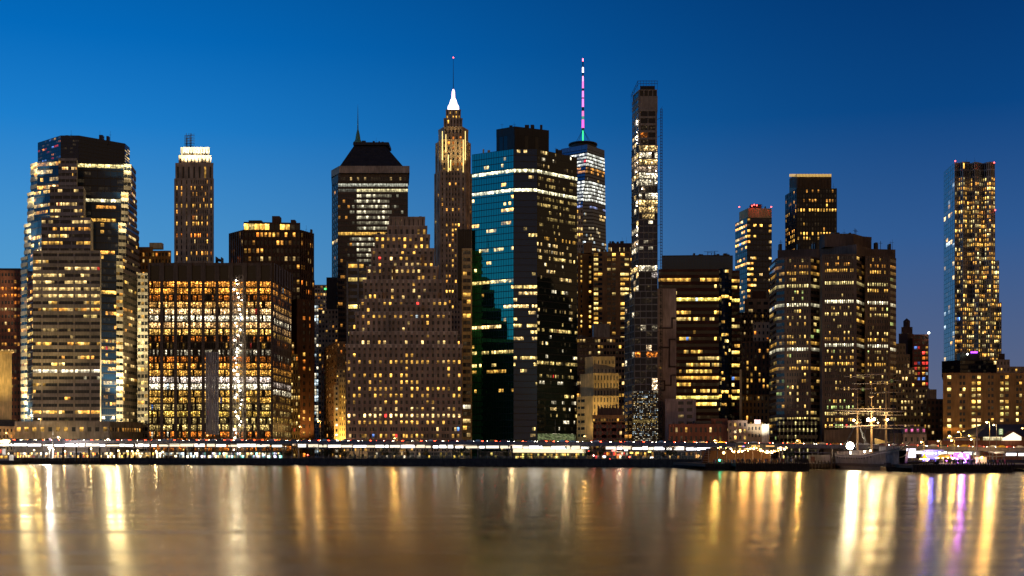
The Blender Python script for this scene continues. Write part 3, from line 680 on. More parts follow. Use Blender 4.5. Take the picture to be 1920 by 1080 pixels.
cr.build('wall', dgl, b.e, b.org)
lw = li(.22,[(1,.8,.45),WW,COOL],.7,run=.5,rows={**{r:(1,(.95,.97,.85),1.0) for r in (1,2,3,4,9,10,11,12,13,14)},0:(.1,None,.2),**{r:(.6,WARM,.7) for r in (5,6)},**{r:(.02,None,.3) for r in (7,8)},15:(.1,None,.3),16:(.9,(.4,.5,1),.6)},dim=.0)
stw = S(uni(10,.94), 6.6, lw, hf=.62, pd=.0, sd=.0, mode='row', glass='wtc', v0=.5)
b.quadface(BV[0], BV[1], TV[0], TV[0]+Vector((.01,0,0)), stw, dgl)
b.quadface(BV[1], BV[1]+Vector((.01,0,0)), TV[0], TV[1], stw, dgl)
b.quadface(BV[0], BV[0]+Vector((.01,0,0)), TV[3], TV[0], stw, dgl)
m = MB(); m.prism([(p.x,p.y) for p in topc], zt, zt+6); b.single('parapet', m, plain('blue_parapet', (.10,.14,.24), .3, .6))
m = MB(); z2 = zt+6
m.lathe((cx,cy), [(18,z2),(18.3,z2+1.5),(19,z2+1.5),(19,z2+3),(16,z2+3),(16,z2+6),(20,z2+6.2),(20,z2+7.6),(15,z2+7.6)], 24)
for k in range(20):
    a = k*math.pi/10; m.tube((cx+19*math.cos(a),cy+19*math.sin(a),z2+3),(cx+20*math.cos(a),cy+20*math.sin(a),z2+6.2),.3,n=4)
b.single('antenna_ring', m, blk)
zs = z2+5; ztip = zz(110, D0+30)
segs = [(0,.18,(0.02,.75,.25),1.6,1.1),(.18,.205,None,0,1.9),(.205,.30,(1,.10,.55),1.7,1.8),(.30,.34,(.1,.5,.3),.6,1.7),(.34,.40,(1,.15,.45),1.6,1.5),(.40,.445,None,0,1.5),(.445,.54,(1,.18,.6),1.9,1.4),(.54,.555,None,0,1.4),(.555,.63,(1,.2,.6),1.9,1.3),(.63,.66,None,0,1.3),(.66,.74,(1,.15,.5),1.9,1.2),(.74,.80,(1,.35,.6),2.0,1.0),(.80,.84,None,0,1),(.84,.90,(.9,.8,1),6,1.0),(.90,.97,None,0,.8),(.97,1,(1,.1,.15),9,.8)]
for k, (f0, f1, col, st, r) in enumerate(segs):
    m = MB(); m.tube((cx,cy,zs+(ztip-zs)*f0),(cx,cy,zs+(ztip-zs)*f1), r, r*.9, n=8)
    b.single('spire_segment', m, lampmat('spire_light_%d' % k, col, st, 'NONE') if col else dgl)
for a in (0.3, 2.2, 3.9, 5.3):
    m = MB(); m.tube((cx+15*math.cos(a),cy+15*math.sin(a),z2+6),(cx,cy,zs+(ztip-zs)*.19),.3,n=4); b.single('stay_cable', m, dgl)
b.done(100)

# ---- narrow lit frame building right of the teal tower
b = B('cross_braced_building', 'narrow cross braced lit building tucked right of the teal glass tower', 'building', 1088, 900)
b.tier(390, [(1080,900),(1093,900)], stone, S(uni(3,.7), 11, li(.6,[YEL,WW],.7), hf=.5), dep=15); b.done(60)
b = B('twin_apartment_tower', 'ochre apartment tower with a dark flat top right of the teal glass tower', 'apartment tower', 1130, 860)
ap = lambda n, p: S(uni(n,.5), 9.3, li(p,[YEL,YEL,WARM,PALE],1.0,dim=.1), hf=.62, pd=.3, sd=.15)
b.tier(472, [(1083,866),(1112,872),(1112,860),(1190,860)], orb, [S([(.18,.28),(.72,.86)], 9.3, li(.65,[YEL,PALE],1.0), hf=.5), None, S([(.02,.12),(.12,.22),(.34,.42),(.46,.54),(.66,.76),(.76,.86),(.9,.98)], 9.3, li(.3,[YEL,YEL,PALE],1.0,colp={0:.55,1:.3,2:.2,3:.25,4:.65,5:.6,6:.4}), hf=.55, pd=.3)], dep=40)
b.tier(456, [(1140,866),(1188,866)], dkb, S(uni(12,.4), 16, li(.2,[WW],.5), hf=.4), dep=20, pname='dark_top')
b.box('roof_block', orb, 1094, 1110, 870, 455, 474, 10); b.clutter(1142,1186,868,456,6); b.clutter(1114,1138,866,472,3); b.done(100)
b = B('flat_apartment_block', 'low balcony block with a grey box on top right of the teal glass tower', 'apartment block', 1125, 790)
b.tier(632, [(1081,790),(1171,790)], stone, S(uni(16,.7), 11.6, li(.42,[YEL,WARM,WW],.9), hf=.5, pd=.15, sd=.5), dep=30)
b.box('roof_block', white, 1113, 1143, 792, 607, 634, 12); b.clutter(1084,1168,795,632,8,grey,0); b.done(80)
b = B('beige_setback_building', 'windowless sided beige setback building at the foot of the apartment towers', 'building', 1125, 700)
bb_ = lambda n, p: S(uni(n,.32), 13, li(p,[YEL],.8), hf=.62, pd=.3, sd=.0)
b.tier(742, [(1082,715),(1112,700),(1160,702)], beige, [S([(.06,.22),(.25,.5)],13,li(.15,[YEL],.9),hf=.4,pd=.2,sd=.1), bb_(8,.12)], dep=30)
b.tier(700, [(1088,718),(1113,704),(1160,706)], beige, [None, bb_(8,.06)], dep=26, cornice=.01)
b.tier(669, [(1097,715),(1112,708),(1153,708)], beige, [None, S(uni(6,.3),13,li(.05),hf=.4,pd=.2,sd=.0)], dep=22, cornice=.01); b.done(60)
b = B('brick_corner_building', 'small red brick building with a pale cornice left of the construction tower', 'building', 1140, 640)
b.tier(792, [(1112,640),(1171,640)], redb, S([(.1,.17),(.2,.27),(.42,.49),(.52,.59),(.74,.81),(.84,.91)], 12.5, li(.5,[WW,YEL],.9), hf=.55, pd=.25, mb=.1), dep=20)
b.tier(779, [(1111,639.5),(1171,639.5)], orb, S(uni(12,.6), 13, li(.3,[YEL],.6), hf=.35, pd=.3), dep=21, pname='cornice', cornice=.015)
b.tier(765, [(1120,644),(1168,644)], dkb, None, dep=12, pname='roof_storey')
for k in range(7): b.box('chimney', redb, 1122+k*6.5, 1124+k*6.5, 645, 758+rng.random()*5, 768, 2)
b.done(60)

# ---- slim construction tower
b = B('slim_construction_tower', 'very slim unfinished tower with bright work lights and scaffold crown', 'skyscraper under construction', 1208, 648)
stl = lambda n, rows, p: S(uni(n,.9), 12.3, li(p,[(1,.84,.55),WW,(1,.7,.4)],.75,rows=rows,dim=.3), hf=.84, pd=.25, sd=.5, mode='row', glass='site', v0=.5)
b.tier(733, [(1171,668),(1186,650),(1234,648)], conc, [S(uni(2,.8),13,li(.1,[WARM],.5),hf=.5,pd=.3), S(uni(22,.6), 3.1, li(.5,[WHT,WW,COOL],.45,rows={17:(1,PALE,.9),18:(1,PALE,.9)},vary=0), hf=.5, pd=.1, sd=.12, mode='row', glass='black', trim=dgl)], dep=18, pname='netted_base')
b.tier(546, [(1172,668),(1190,650),(1233,649)], conc, [stl(4,{},.1), stl(4,{5:(.1,None,.3),9:(.6,ORG,.6)},.03)], dep=18)
b.tier(497, [(1184,664),(1198,650),(1233,650)], conc, [stl(3,{},.3), stl(3,{0:(1,WHT,1.6),1:(.9,(1,.85,.75),1.1),2:(.1,None,.2),3:(.05,None,.2)},.05)], dep=18)
b.tier(412, [(1185,664),(1198,650.5),(1233,650.5)], conc, [stl(3,{},.5), S(uni(4,.9), 12.3, li(.06,[WHT],.5,dim=.1), hf=.84, pd=.2, sd=.4, mode='row', glass='blue', v0=.5)], dep=18)
b.tier(272, [(1185,664),(1198,651),(1233,651)], conc, [stl(3,{},.6), stl(6,{0:(.95,WW,1),1:(.95,WHT,1.1),2:(.9,WW,1),3:(.8,(1,.7,.45),.6),4:(1,WHT,1.0),5:(.95,WHT,1.1),6:(.1,None,.2),7:(.95,WHT,1.2),8:(.9,WW,1.1),9:(.9,WW,1.3),10:(.8,WW,1.1)},.9)], dep=18)
b.tier(206, [(1186,664),(1198,651.5),(1232,651.5)], rust, [S(uni(3,.6),12.3,li(.5,[WHT,WW],.9),hf=.5,pd=.2), S([(.1,.48),(.52,.9)], 12.3, li(.15,[ORG],.15), hf=.7, pd=.3, sd=.5, glass='site', mode='row')], dep=18)
b.tier(180, [(1186,664),(1198,652),(1233,652)], rust, [S([(.1,.4),(.5,.9)],13,li(0,dim=0),hf=.4,pd=.1), None], dep=18, pname='core_wall')
b.tier(168, [(1187,664),(1199,653),(1232,653)], rust, [S([(.1,.9)],12,li(0,dim=0),hf=.7,pd=.2), S(uni(4,.8),12,li(0,dim=0),hf=.8,pd=.3,glass='black')], dep=17)
b.tier(161, [(1200,656),(1228,656)], blk, None, dep=8, pname='top_formwork')
m = MB(); zt = zz(154,652)
x0, x1, xl = pt(1196,650).x, pt(1233,650).x, pt(1184,664).x
for y, x0_, z_ in ((650,x0,zt),(651,x0,zz(158,652)),): m.tube((x0_,y,z_),(x1,y,z_),.12,n=4)
m.tube((x0,650,zt),(xl,666,zz(176,664)),.12,n=4); m.tube((x0,650,zz(160,652)),(xl,666,zz(180,664)),.12,n=4)
for k in range(8):
    x = x0+(x1-x0)*k/7; m.tube((x,650.4,zt+.4),(x,650.4,zz(170,652)),.09,n=4)
for k in range(5):
    f = k/4; m.tube((x0+(xl-x0)*f,650+16*f,zt-5*f*0-(zt-zz(176,664))*f),(x0+(xl-x0)*f,650+16*f,zz(190,652)-2*f),.09,n=4)
b.single('scaffold_crown', m, dgl)
bw = lampmat('work_light_small', (1,.9,.7), 30)
for k in range(26):
    y = rng.choice([rng.uniform(275,400), rng.uniform(275,355), rng.uniform(222,270), rng.uniform(400,500), rng.uniform(600,700)])
    px = rng.choice([1193,1195,1204,1213,1222,1230]) if 272 < y < 355 else 1194
    m = MB(); a = pt(px,647.5 if px > 1197 else 652,y); m.ball(a, rng.uniform(.12,.26) if px > 1197 else rng.uniform(.15,.3)); b.single('work_light', m, bw)
b.done(100)
h = empty('construction_hoist', pt(1240,648,z=GZ), 'thin lattice hoist mast clamped to the right side of the slim construction tower', 'hoist')
m = MB(); x = pt(1240,648).x; zt = zz(205,648)
for dx in (-.45,.45):
    for dy in (-.4,.4): m.tube((x+dx,648+dy,GZ),(x+dx,648+dy,zt),.09,n=4)
z = GZ
while z < zt:
    m.box(x-.55,x+.55,647.4,647.6,z,z+.28); m.tube((x-.45,647.6,z),(x+.45,647.6,z+1.5),.07,n=4,cap=False); z += 1.5
m.build('mast', dgl, h, h.location)
m = MB(); z = GZ+20
while z < zt-4: m.tube((x,648,z),(pt(1233,650).x,652,z),.1,n=4); z += 9
m.build('tie_bars', dgl, h, h.location)

# ---- pink blank wall with zigzag
b = B('pink_blank_wall_building', 'pinkish blank walled building with dark zigzag bands right of the slim tower', 'building', 1252, 655)
b.tier(541, [(1233,655),(1268,655)], pink, S([(.12,.2)], 13, li(.1,[YEL],.7), hf=.4, pd=0, sd=0), dep=12)
dz = plain('dark_zigzag_band', (.05,.03,.03), .8)
for x0,x1,y0,y1 in ((1236,1259,614,616.5),(1259,1261.5,597,616),(1259,1267,595,598),(1236,1256,650,653),(1254,1256.5,635,688),(1256,1267,635,637.5),(1254,1267,686,689),(1236,1247,713,715.5),(1245,1247.5,713,732),(1238,1247,730,733),(1247,1259,721,723.5),(1257,1259.5,703,723),(1259,1267,702,704.5)):
    b.box('band', dz, x0, x1, 654.6, y0, y1, .5)
b.done()
b = B('grey_corner_block', 'small grey block with two columns of dark windows below the pink wall', 'building', 1276, 640)
b.tier(748, [(1247,640),(1305,640)], pink, S([(.42,.6),(.7,.88)], 12, li(.12,[WW],.6), hf=.5, pd=.2, sd=.1), dep=12); b.done()

# ---- dark ribbon office building with curved glass bay
b = B('dark_ribbon_office', 'dark red office block with yellow ribbon windows and a curved glass corner', 'office building', 1310, 690)
rb = li(.20,[YEL,(1,.62,.12),PALE],.9,run=.7,rows={1:(.75,YEL,.9),4:(.95,(1,.75,.15),1.2),16:(.85,YEL,.9),19:(.97,(1,.75,.15),1.3),21:(.3,COOL,.6)},dim=.15)
curve = [(1348,689),(1353,686.5),(1359,685.6),(1366,686.5),(1372,689)]
rbS = lambda n, trim=None: S(uni(n,.93), 12.1, rb, hf=.5, pd=.06, sd=.35, mode='row', glass='glass' )
b.tier(503, [(1234,690),(1348,689)]+curve[1:]+[(1372,694),(1387,694)], dkred, [rbS(26)]+[S(uni(2,.93),12.1,li(.18,[YEL,PALE],.9,run=.6,rows={4:(.95,YEL,1.2),19:(1,YEL,1.3)}),hf=.8,pd=.05,sd=.1,mode='row',glass='blue',trim=dgl) for _ in range(4)]+[None, rbS(3)], dep=30)
b.tier(478, [(1241,694),(1330,692),(1374,694)], blk, S(uni(18,.94), 25, li(.0,dim=0), hf=.9, pd=.1, sd=.1, glass='tealdark', mode='row', trim=dgl), dep=20, pname='glass_penthouse')
m = MB()
for px, hh in ((1327,472),(1340,471),(1334,474)):
    a = pt(px,700); m.tube((a.x,a.y,b.ztop),(a.x,a.y,zz(hh,700)),.18,n=4); m.tube((a.x-2,a.y,zz(hh,700)),(a.x+2,a.y,zz(hh,700)),.12,n=4)
b.single('antenna_mast', m, blk)
b.clutter(1244,1372,700,479,8); b.done(100)

# ---- blue glass tower with red beacons
b = B('blue_glass_apartment_tower', 'blue glass tower with a pale parapet and red beacons right of centre', 'apartment tower', 1415, 900)
bg = lambda n, p, cp=None: S(uni(n,.88), 10.2, li(p,[WARM,YEL,WW],1.0,colp=cp,dim=.1), hf=.8, pd=.12, sd=.2, mode='row', glass='blue', trim=dgl, v0=.5)
b.tier(408, [(1379,922),(1401,900),(1447,902)], blk, [bg(6,.5), bg(8,.05,{0:.6,1:.45,2:.35,7:.5})], dep=26)
b.tier(390, [(1386,918),(1403,902),(1447,904)], beige, None, dep=18, pname='parapet')
b.box('rooftop_unit', redb, 1408, 1428, 908, 383, 391, 6)
for px, y in ((1386,388),(1446,388),(1410,386),(1414,384),(1419,385)):
    m = MB(); m.ball(pt(px,898,y), .45); b.single('beacon', m, rl)
b.clutter(1404,1444,908,391,4); b.done(100)
b = B('old_stone_building', 'old greyish stone building with penthouse in front of the blue glass tower', 'building', 1400, 720)
b.tier(586, [(1386,720),(1447,720)], grey, S(uni(9,.4), 11, li(.22,[WARM,YEL,WW],.8), hf=.5, pd=.25), dep=18)
b.tier(560, [(1396,724),(1447,724)], grey, S([(.15,.3),(.45,.6),(.7,.85)], 13, li(.2,[WW],.9), hf=.4, pd=.2), dep=14)
b.tier(546, [(1410,726),(1436,726)], dkb, None, dep=8, pname='penthouse'); b.clutter(1390,1444,728,562,4,grey,1); b.done(60)
b = B('deco_pier_building', 'brown building of tall vertical piers below the blue glass tower', 'building', 1425, 680)
b.tier(740, [(1390,680),(1447,680)], orb, S(uni(8,.45), 11.5, li(.3,[WARM,YEL],.9), hf=.6, pd=.5), dep=20)
b.tier(640, [(1390,682),(1443,682)], dkb, S(uni(7,.45), 11.5, li(.35,[WARM,YEL],.9), hf=.6, pd=.6), dep=18)
b.tier(605, [(1412,684),(1443,684)], stone, S(uni(4,.4), 12, li(.2,[ORG],.8), hf=.5, pd=.3), dep=14, cornice=.01); b.done(80)
b = B('slim_lit_wall', 'thin pale party wall strip beside the dark ribbon office', 'wall', 1389, 700)
b.tier(693, [(1386.5,672),(1391,672)], beige, None, dep=10); b.done()

# ---- dark tower with golden crown
b = B('golden_crown_tower', 'black gridded tower with a glowing golden finned crown', 'skyscraper', 1520, 880)
gc = lambda n, p: S(uni(n,.5), 8.9, li(p,[WARM,YEL,WW],1.0,rows={0:(.55,WARM,1),2:(.5,WARM,1),4:(.85,YEL,1.1),9:(.6,YEL,1),10:(.8,YEL,1)}), hf=.62, pd=.35, sd=.2)
b.tier(353, [(1473,904),(1494,880),(1569,881)], blk, [gc(7,.25), gc(14,.06)], dep=26)
m0 = b.tier(326, [(1480,900),(1494,884),(1559,885)], bronze, None, dep=18, pname='crown')
gcm = lampmat('crown_uplight', (1,.62,.16), 1.3)
for (px0,D0_),(px1,D1_),n in (((1480,899.6),(1494,883.6),6),((1494,883.6),(1559,884.6),24)):
    for k in range(n):
        f = (k+.5)/n; px = px0+(px1-px0)*f; D_ = D0_+(D1_-D0_)*f; a = pt(px, D_)
        m = MB(); m.box(a.x-.12,a.x+.12,D_-.45,D_,zz(352,D_),zz(327,D_)); b.single('crown_fin', m, bronze)
        m = MB(); m.box(a.x-.3,a.x+.3,D_-.3,D_-.02,zz(331.5,D_),zz(326.5,D_)); b.single('crown_lamp', m, gcm)
b.clutter(1562,1568,890,354,1,mast=1); b.done(100)

# ---- big brown granite office
b = B('brown_granite_office', 'massive brown granite office block with grouped windows behind the sailing ship', 'office building', 1560, 620)
br = {4:(.97,(1,.78,.3),1.1),7:(1,(1,.88,.55),1.8),2:(.8,YEL,.9),9:(.75,PALE,.9),13:(.7,YEL,1),14:(1,(1,.9,.6),1.5),17:(.85,YEL,1),25:(.9,PALE,1),1:(.5,WARM,.7)}
bl = lambda p, b_=.85: li(p,[YEL,PALE,(1,.6,.15),(.8,1,.3)],b_,rows={k:(v[0],v[1],v[2]*(1 if b_ > .5 else .6)) for k, v in br.items()},dim=.1,odd=.004)
bs = lambda g, n, p=.27, gap=.06, m=.05: S(grp(g,n,gap,.56,m), 11.7, bl(p), hf=.50, pd=.3, sd=.12)
ds = lambda n, p=.35: S(uni(n,.94), 11.7, bl(p*.45,.4), hf=.5, pd=.05, sd=.1, mode='row', glass='black')
b.tier(476, [(1443,656),(1456,634),(1471,630),(1520,628),(1536,634),(1541,622),(1606,620),(1620,632),(1622,626),(1669,628),(1680,634)], brown,
   [ds(5,.35), ds(3,.4), bs(1,9), ds(3,.6), None, bs(1,14), ds(3,.6), None, bs(1,9,.35), ds(2,.3)], dep=50)
b.tier(458, [(1458,640),(1530,636),(1537,636),(1606,622),(1634,636),(1679,638)], brown, None, dep=44)
b.tier(439, [(1536,638),(1546,630),(1600,630),(1618,638),(1634,640)], brown, None, dep=30, cornice=.006)
m = MB()
for px, y in ((1464,450),(1603,428),(1605,430),(1651,452)):
    a = pt(px,650); m.tube((a.x,a.y,zz(470,650)),(a.x,a.y,zz(y,650)),.14,n=4); m.tube((a.x-1,a.y,zz(y+4,650)),(a.x+1,a.y,zz(y+4,650)),.1,n=4)
b.single('antenna_mast', m, blk)
b.clutter(1460,1530,645,459,6); b.clutter(1550,1620,642,440,7); b.clutter(1638,1676,645,459,4); b.done(100)

# ---- right of the granite office
b = B('water_tank_tower', 'brown apartment tower with a rooftop water tank right of the granite block', 'apartment tower', 1705, 820)
b.tier(625, [(1685,822),(1702,820),(1713,824)], dkb, None, dep=20)
b.tier(613, [(1690,826),(1711,826)], dkb, None, dep=10, pname='penthouse')
m = MB(); c = pt(1700,830); z0 = b.ztop; m.lathe((c.x,c.y), [(2.2,z0),(2.2,z0+4.2),(0.1,z0+6)], 10); b.single('water_tank', m, dkb)
b.done()
b = B('red_brick_apartments', 'red brick apartment slab with coloured window lights right of the granite block', 'apartment tower', 1726, 800)
b.tier(627, [(1711,800),(1741,800)], redb, S([(.1,.28),(.32,.46),(.60,.78),(.82,.96)], 9.6, li(.5,[WARM,ORG,WW,RED,BLU,YEL],.9,odd=.15), hf=.55, pd=.2), dep=25)
m = MB(); m.ball(pt(1741.5,797,624), .7); b.single('roof_light', m, lampmat('roof_light', (.9,1,.8), 12, 'NONE')); b.done(80)
b = B('cream_setback_apartments', 'pale stepped apartment building beside the brown granite block', 'apartment building', 1712, 700)
cs_ = lambda n, p: S(uni(n,.48), 11, li(p,[YEL,WW,PALE],.9), hf=.5, pd=.2, sd=.1)
b.tier(747, [(1676,700),(1756,700)], grey, cs_(13,.28), dep=30, cornice=.004)
b.tier(727, [(1678,703),(1741,703)], grey, cs_(10,.2), dep=26, cornice=.004)
b.tier(690, [(1678,706),(1715,706)], grey, cs_(6,.35), dep=22, cornice=.004)
b.tier(665, [(1678,709),(1706,709)], grey, cs_(5,.2), dep=18, cornice=.004)
b.tier(645, [(1680,712),(1698,712)], grey, cs_(3,.1), dep=14, cornice=.004)
b.box('roof_block', white, 1727, 1743, 706, 728, 748, 8); b.clutter(1716,1755,706,748,5,grey,1); b.clutter(1682,1712,712,691,3,grey,1); b.done(100)
b = B('brown_balcony_block', 'narrow brown balcony block left of the wide housing slab', 'apartment building', 1755, 680)
b.tier(748, [(1738,680),(1775,680)], dkb, S(uni(5,.5), 11, li(.18,[YEL,WW],.8), hf=.5, pd=.2), dep=16)
b.box('rooftop_unit', stone, 1744, 1756, 684, 730, 749, 6); b.done(60)

# ---- rippled steel tower
b = B('rippled_steel_tower', 'tall silvery apartment tower with a rippling facade at the far right', 'skyscraper', 1820, 1150)
gw = lambda n, p: S(uni(n,.55), 8.6, li(p,[YEL,YEL,WARM,(1,.8,.35),PALE],1.15,vary=1.2,dim=.15), hf=.62, pd=.35, sd=.2)
def ripple(x0, x1, D, n, amp, ph):
    out = []
    for k in range(n+1): out.append((x0+(x1-x0)*k/n, D+amp*math.sin(ph+k*1.9)*(1 if 0 < k < n else 0)))
    return out
def gfaces(pts): return [S(uni(5,.86), 8.6, li(.12,[YEL,COOL,WW],.8,dim=.2), hf=.85, pd=.12, sd=.12, glass='wtc', trim=silver)]+[gw(2,.52) for _ in pts[1:-1]]
pts_ = [(1770,1192)]+ripple(1790,1878,1150,12,3.5,0); b.tier(566, pts_, silver, gfaces(pts_), dep=30)
pts_ = [(1770,1192)]+ripple(1790,1873.5,1152,11,3.5,.4); b.tier(487, pts_, silver, gfaces(pts_), dep=28)
pts_ = [(1770,1194)]+ripple(1790,1865.5,1154,10,3.5,.9); b.tier(330, pts_, silver, gfaces(pts_), dep=26)
pts_ = [(1770,1194)]+ripple(1790,1865,1154,10,3.5,.9); b.tier(303, pts_, silver, [S(uni(5,.85),8.6,li(0,dim=0),hf=.85,pd=.12,sd=.12,glass='wtc',trim=silver)]+[S(uni(2,.7),13,li(.03),hf=.8,pd=.3,sd=.15,glass='black') for _ in pts_[1:-1]], dep=26)
for px, y in ((1791,302),(1864,305),(1866,394)):
    m = MB(); m.ball(pt(px,1149,y), .6); b.single('beacon', m, rl)
b.clutter(1795,1862,1165,305,4); b.done(100)
b = B('dark_terrace_block', 'low black glass block with a purple rooftop sign below the rippled steel tower', 'building', 1817, 800)
b.tier(700, [(1766,812),(1800,800),(1868,802)], blk, [S(uni(6,.9),8,li(.03),hf=.7,mode='row',glass='black',pd=.1,sd=.15), S(uni(14,.9),8,li(.08,[WW,RED],.7),hf=.7,mode='row',glass='black',pd=.1,sd=.15)], dep=30, ybot=705)
b.tier(675, [(1766,812),(1800,801),(1868,803)], blk, [S(uni(6,.9),8,li(.03),hf=.7,mode='row',glass='black',pd=.1,sd=.15), S(uni(14,.9),8,li(.10,[WW,RED],.7),hf=.7,mode='row',glass='black',pd=.1,sd=.15)], dep=30)
b.box('purple_sign', lampmat('purple_neon', (.5,.06,1), 3, 'NONE'), 1821, 1833, 803, 659, 662, 1)
b.box('roof_cabin', blk, 1800, 1836, 804, 662, 676, 6)
m = MB(); m.ball(pt(1814,800,664), .55); b.single('roof_light', m, lampmat('roof_light', (.9,1,.8), 12, 'NONE')); b.done(60)
b = B('back_street_apartments', 'pale setback apartment house at the right edge beyond the housing slab', 'apartment building', 1890, 780)
b.tier(697, [(1868,780),(1900,780)], stone, S(uni(5,.4),10,li(.2,[YEL,WW],.8),hf=.5), dep=16)
b.tier(674, [(1868,783),(1893,783)], stone, S(uni(4,.4),10,li(.15,[YEL],.8),hf=.5), dep=12)
b.tier(663, [(1872,786),(1884,786)], dkb, None, dep=6, pname='penthouse'); b.done(60)
b = B('mansard_apartments', 'low apartment house at the right edge lit by yellow roof lights', 'apartment building', 1912, 800)
b.tier(688, [(1893,800),(1960,800)], stone, S(uni(8,.4),10,li(.2,[YEL],.8),hf=.5), dep=16, cornice=.01); b.done(40)
# housing slab
b = B('wide_housing_slab', 'wide ochre brick housing slab with columns of yellow windows at the right', 'housing slab', 1850, 640)
hc = [(.02,.055),(.066,.095)]; 
cells = [(.045,.085),(.175,.20),(.21,.235),(.305,.345),(.365,.40),(.475,.50),(.51,.535),(.605,.64),(.66,.695),(.775,.80),(.81,.835),(.90,.94),(.955,.99)]
cp = {0:.45,1:.12,2:.12,3:.8,4:.75,5:.08,6:.15,7:.55,8:.6,9:.3,10:.3,11:.75,12:.85}
b.tier(700, [(1768,641),(1945,640)], orb, S(cells, 11.4, li(.4,[YEL,WW,PALE,(1,.75,.2)],1.1,colp=cp,vary=0,dim=.2), hf=.52, pd=.15, sd=.06), dep=20, cornice=.003)
b.clutter(1772,1918,650,701,9,redb,2); b.done(100)
tagx = None

# ------------------------------------------------------------------ low waterfront buildings
b = B('brick_warehouse', 'long red brick warehouse behind the elevated highway', 'building', 1305, 616)
b.tier(796, [(1254,616),(1364,616)], redb, S([(.03+.083*k,.065+.083*k) for k in range(11)], 15, li(.3,[WW,YEL],.5), hf=.55, pd=.2, sd=.1), dep=20, cornice=.006)
b.tier(785, [(1333,620),(1364,620)], redb, S([(.3,.7)],14,li(0),hf=.4,pd=.1), dep=12, pname='roof_storey')
b.box('gable', slate, 1303, 1334, 618, 789, 797, 8); b.clutter(1258,1330,618,797,6,redb,1); b.done(60)
b = B('arched_window_house', 'pale house with arched lit windows between the brick warehouse and grey house', 'building', 1383, 612)
b.tier(789, [(1365,612),(1401,612)], pink, S(uni(4,.45), 12, li(.3,[(1,.6,.12)],1.2), hf=.55, pd=.2), dep=18, cornice=.02); b.done(40)
b = B('grey_row_house', 'plain grey row house with a small pink rooftop sign', 'building', 1414, 612)
b.tier(795, [(1401,612),(1427,612)], grey, S(uni(4,.4), 14, li(.1,[YEL],.6), hf=.45, pd=.2), dep=18, cornice=.01)
b.box('roof_sign', lampmat('pink_sign', (1,.55,.6), 1.6, 'NONE'), 1415, 1426, 611.5, 787, 794, .5); b.done(40)
b = B('white_glowing_building', 'small floodlit white blank walled building beside the granite block', 'building', 1435, 612)
b.tier(795, [(1428,612),(1442,612)], plain('white_painted_wall', (0.8,0.77,0.68), 0.7), None, dep=10); b.done()
b = B('dark_storefront_block', 'dark low glass block at the foot of the brown granite office', 'building', 1495, 606)
b.tier(786, [(1458,606),(1533,606)], blk, S(uni(10,.3), 13, li(.7,[(1,.85,.3)],.6), hf=.5, pd=.05, sd=.05, glass='black'), dep=8); b.done(40)
b = B('blank_pier_shed', 'plain beige blank walled shed behind the masts of the sailing ship', 'building', 1590, 604)
b.tier(806, [(1545,604),(1596,604)], brown, None, dep=10); b.tier(802, [(1572,606),(1660,606)], brown, None, dep=8, z0=GZ, pname='rear_wall'); b.done()
b = B('mansard_house', 'old house with a dark mansard roof and pink dormer lights beside the dark trees', 'building', 1715, 600)
b.tier(814, [(1693,600),(1737,600)], pink, S(uni(4,.35), 16, li(.8,[(1,.6,.25)],1), hf=.5, pd=.1), dep=14)
d0, d1 = pt(1693,600), pt(1737,600)
m = MB(); m.prism([(d0.x,599.8),(d1.x,599.8),(d1.x,614),(d0.x,614)], b.ztop, b.ztop+3.6, top=[(d0.x+.8,601),(d1.x-.8,601),(d1.x-.8,612),(d0.x+.8,612)]); b.single('roof', m, wallmat('grey_mansard', (.14,.11,.11)))
for k in range(4):
    x = d0.x+(d1.x-d0.x)*(k+.5)/4; m = MB(); m.box(x-.7,x+.7,599.6,601,b.ztop+.8,b.ztop+2.7); b.single('dormer', m, pink)
    m = MB(); m.face([(x-.5,599.55,b.ztop+1),(x+.5,599.55,b.ztop+1),(x+.5,599.55,b.ztop+2.4),(x-.5,599.55,b.ztop+2.4)], (.9,.15,.4)); b.single('window', m, gl('glass'))
b.done(40)
b = B('pitched_dark_roof_house', 'small dark gabled roof house behind the sailing ship', 'building', 1682, 602)
m = MB(); a, c = pt(1668,602), pt(1692,602); z0, z1 = GZ, zz(812,602)
m.box(a.x,c.x,602,614,z0,z1); b.single('wall', m, brown)
m = MB(); m.hexa([Vector((a.x,602,z1)),Vector((c.x,602,z1)),Vector((c.x,614,z1)),Vector((a.x,614,z1))],[Vector((a.x,607.5,z1+6)),Vector((a.x+2.5,607.5,z1+6)),Vector((a.x+2.5,608.5,z1+6)),Vector((a.x,608.5,z1+6))]); b.single('roof', m, slate); b.done()
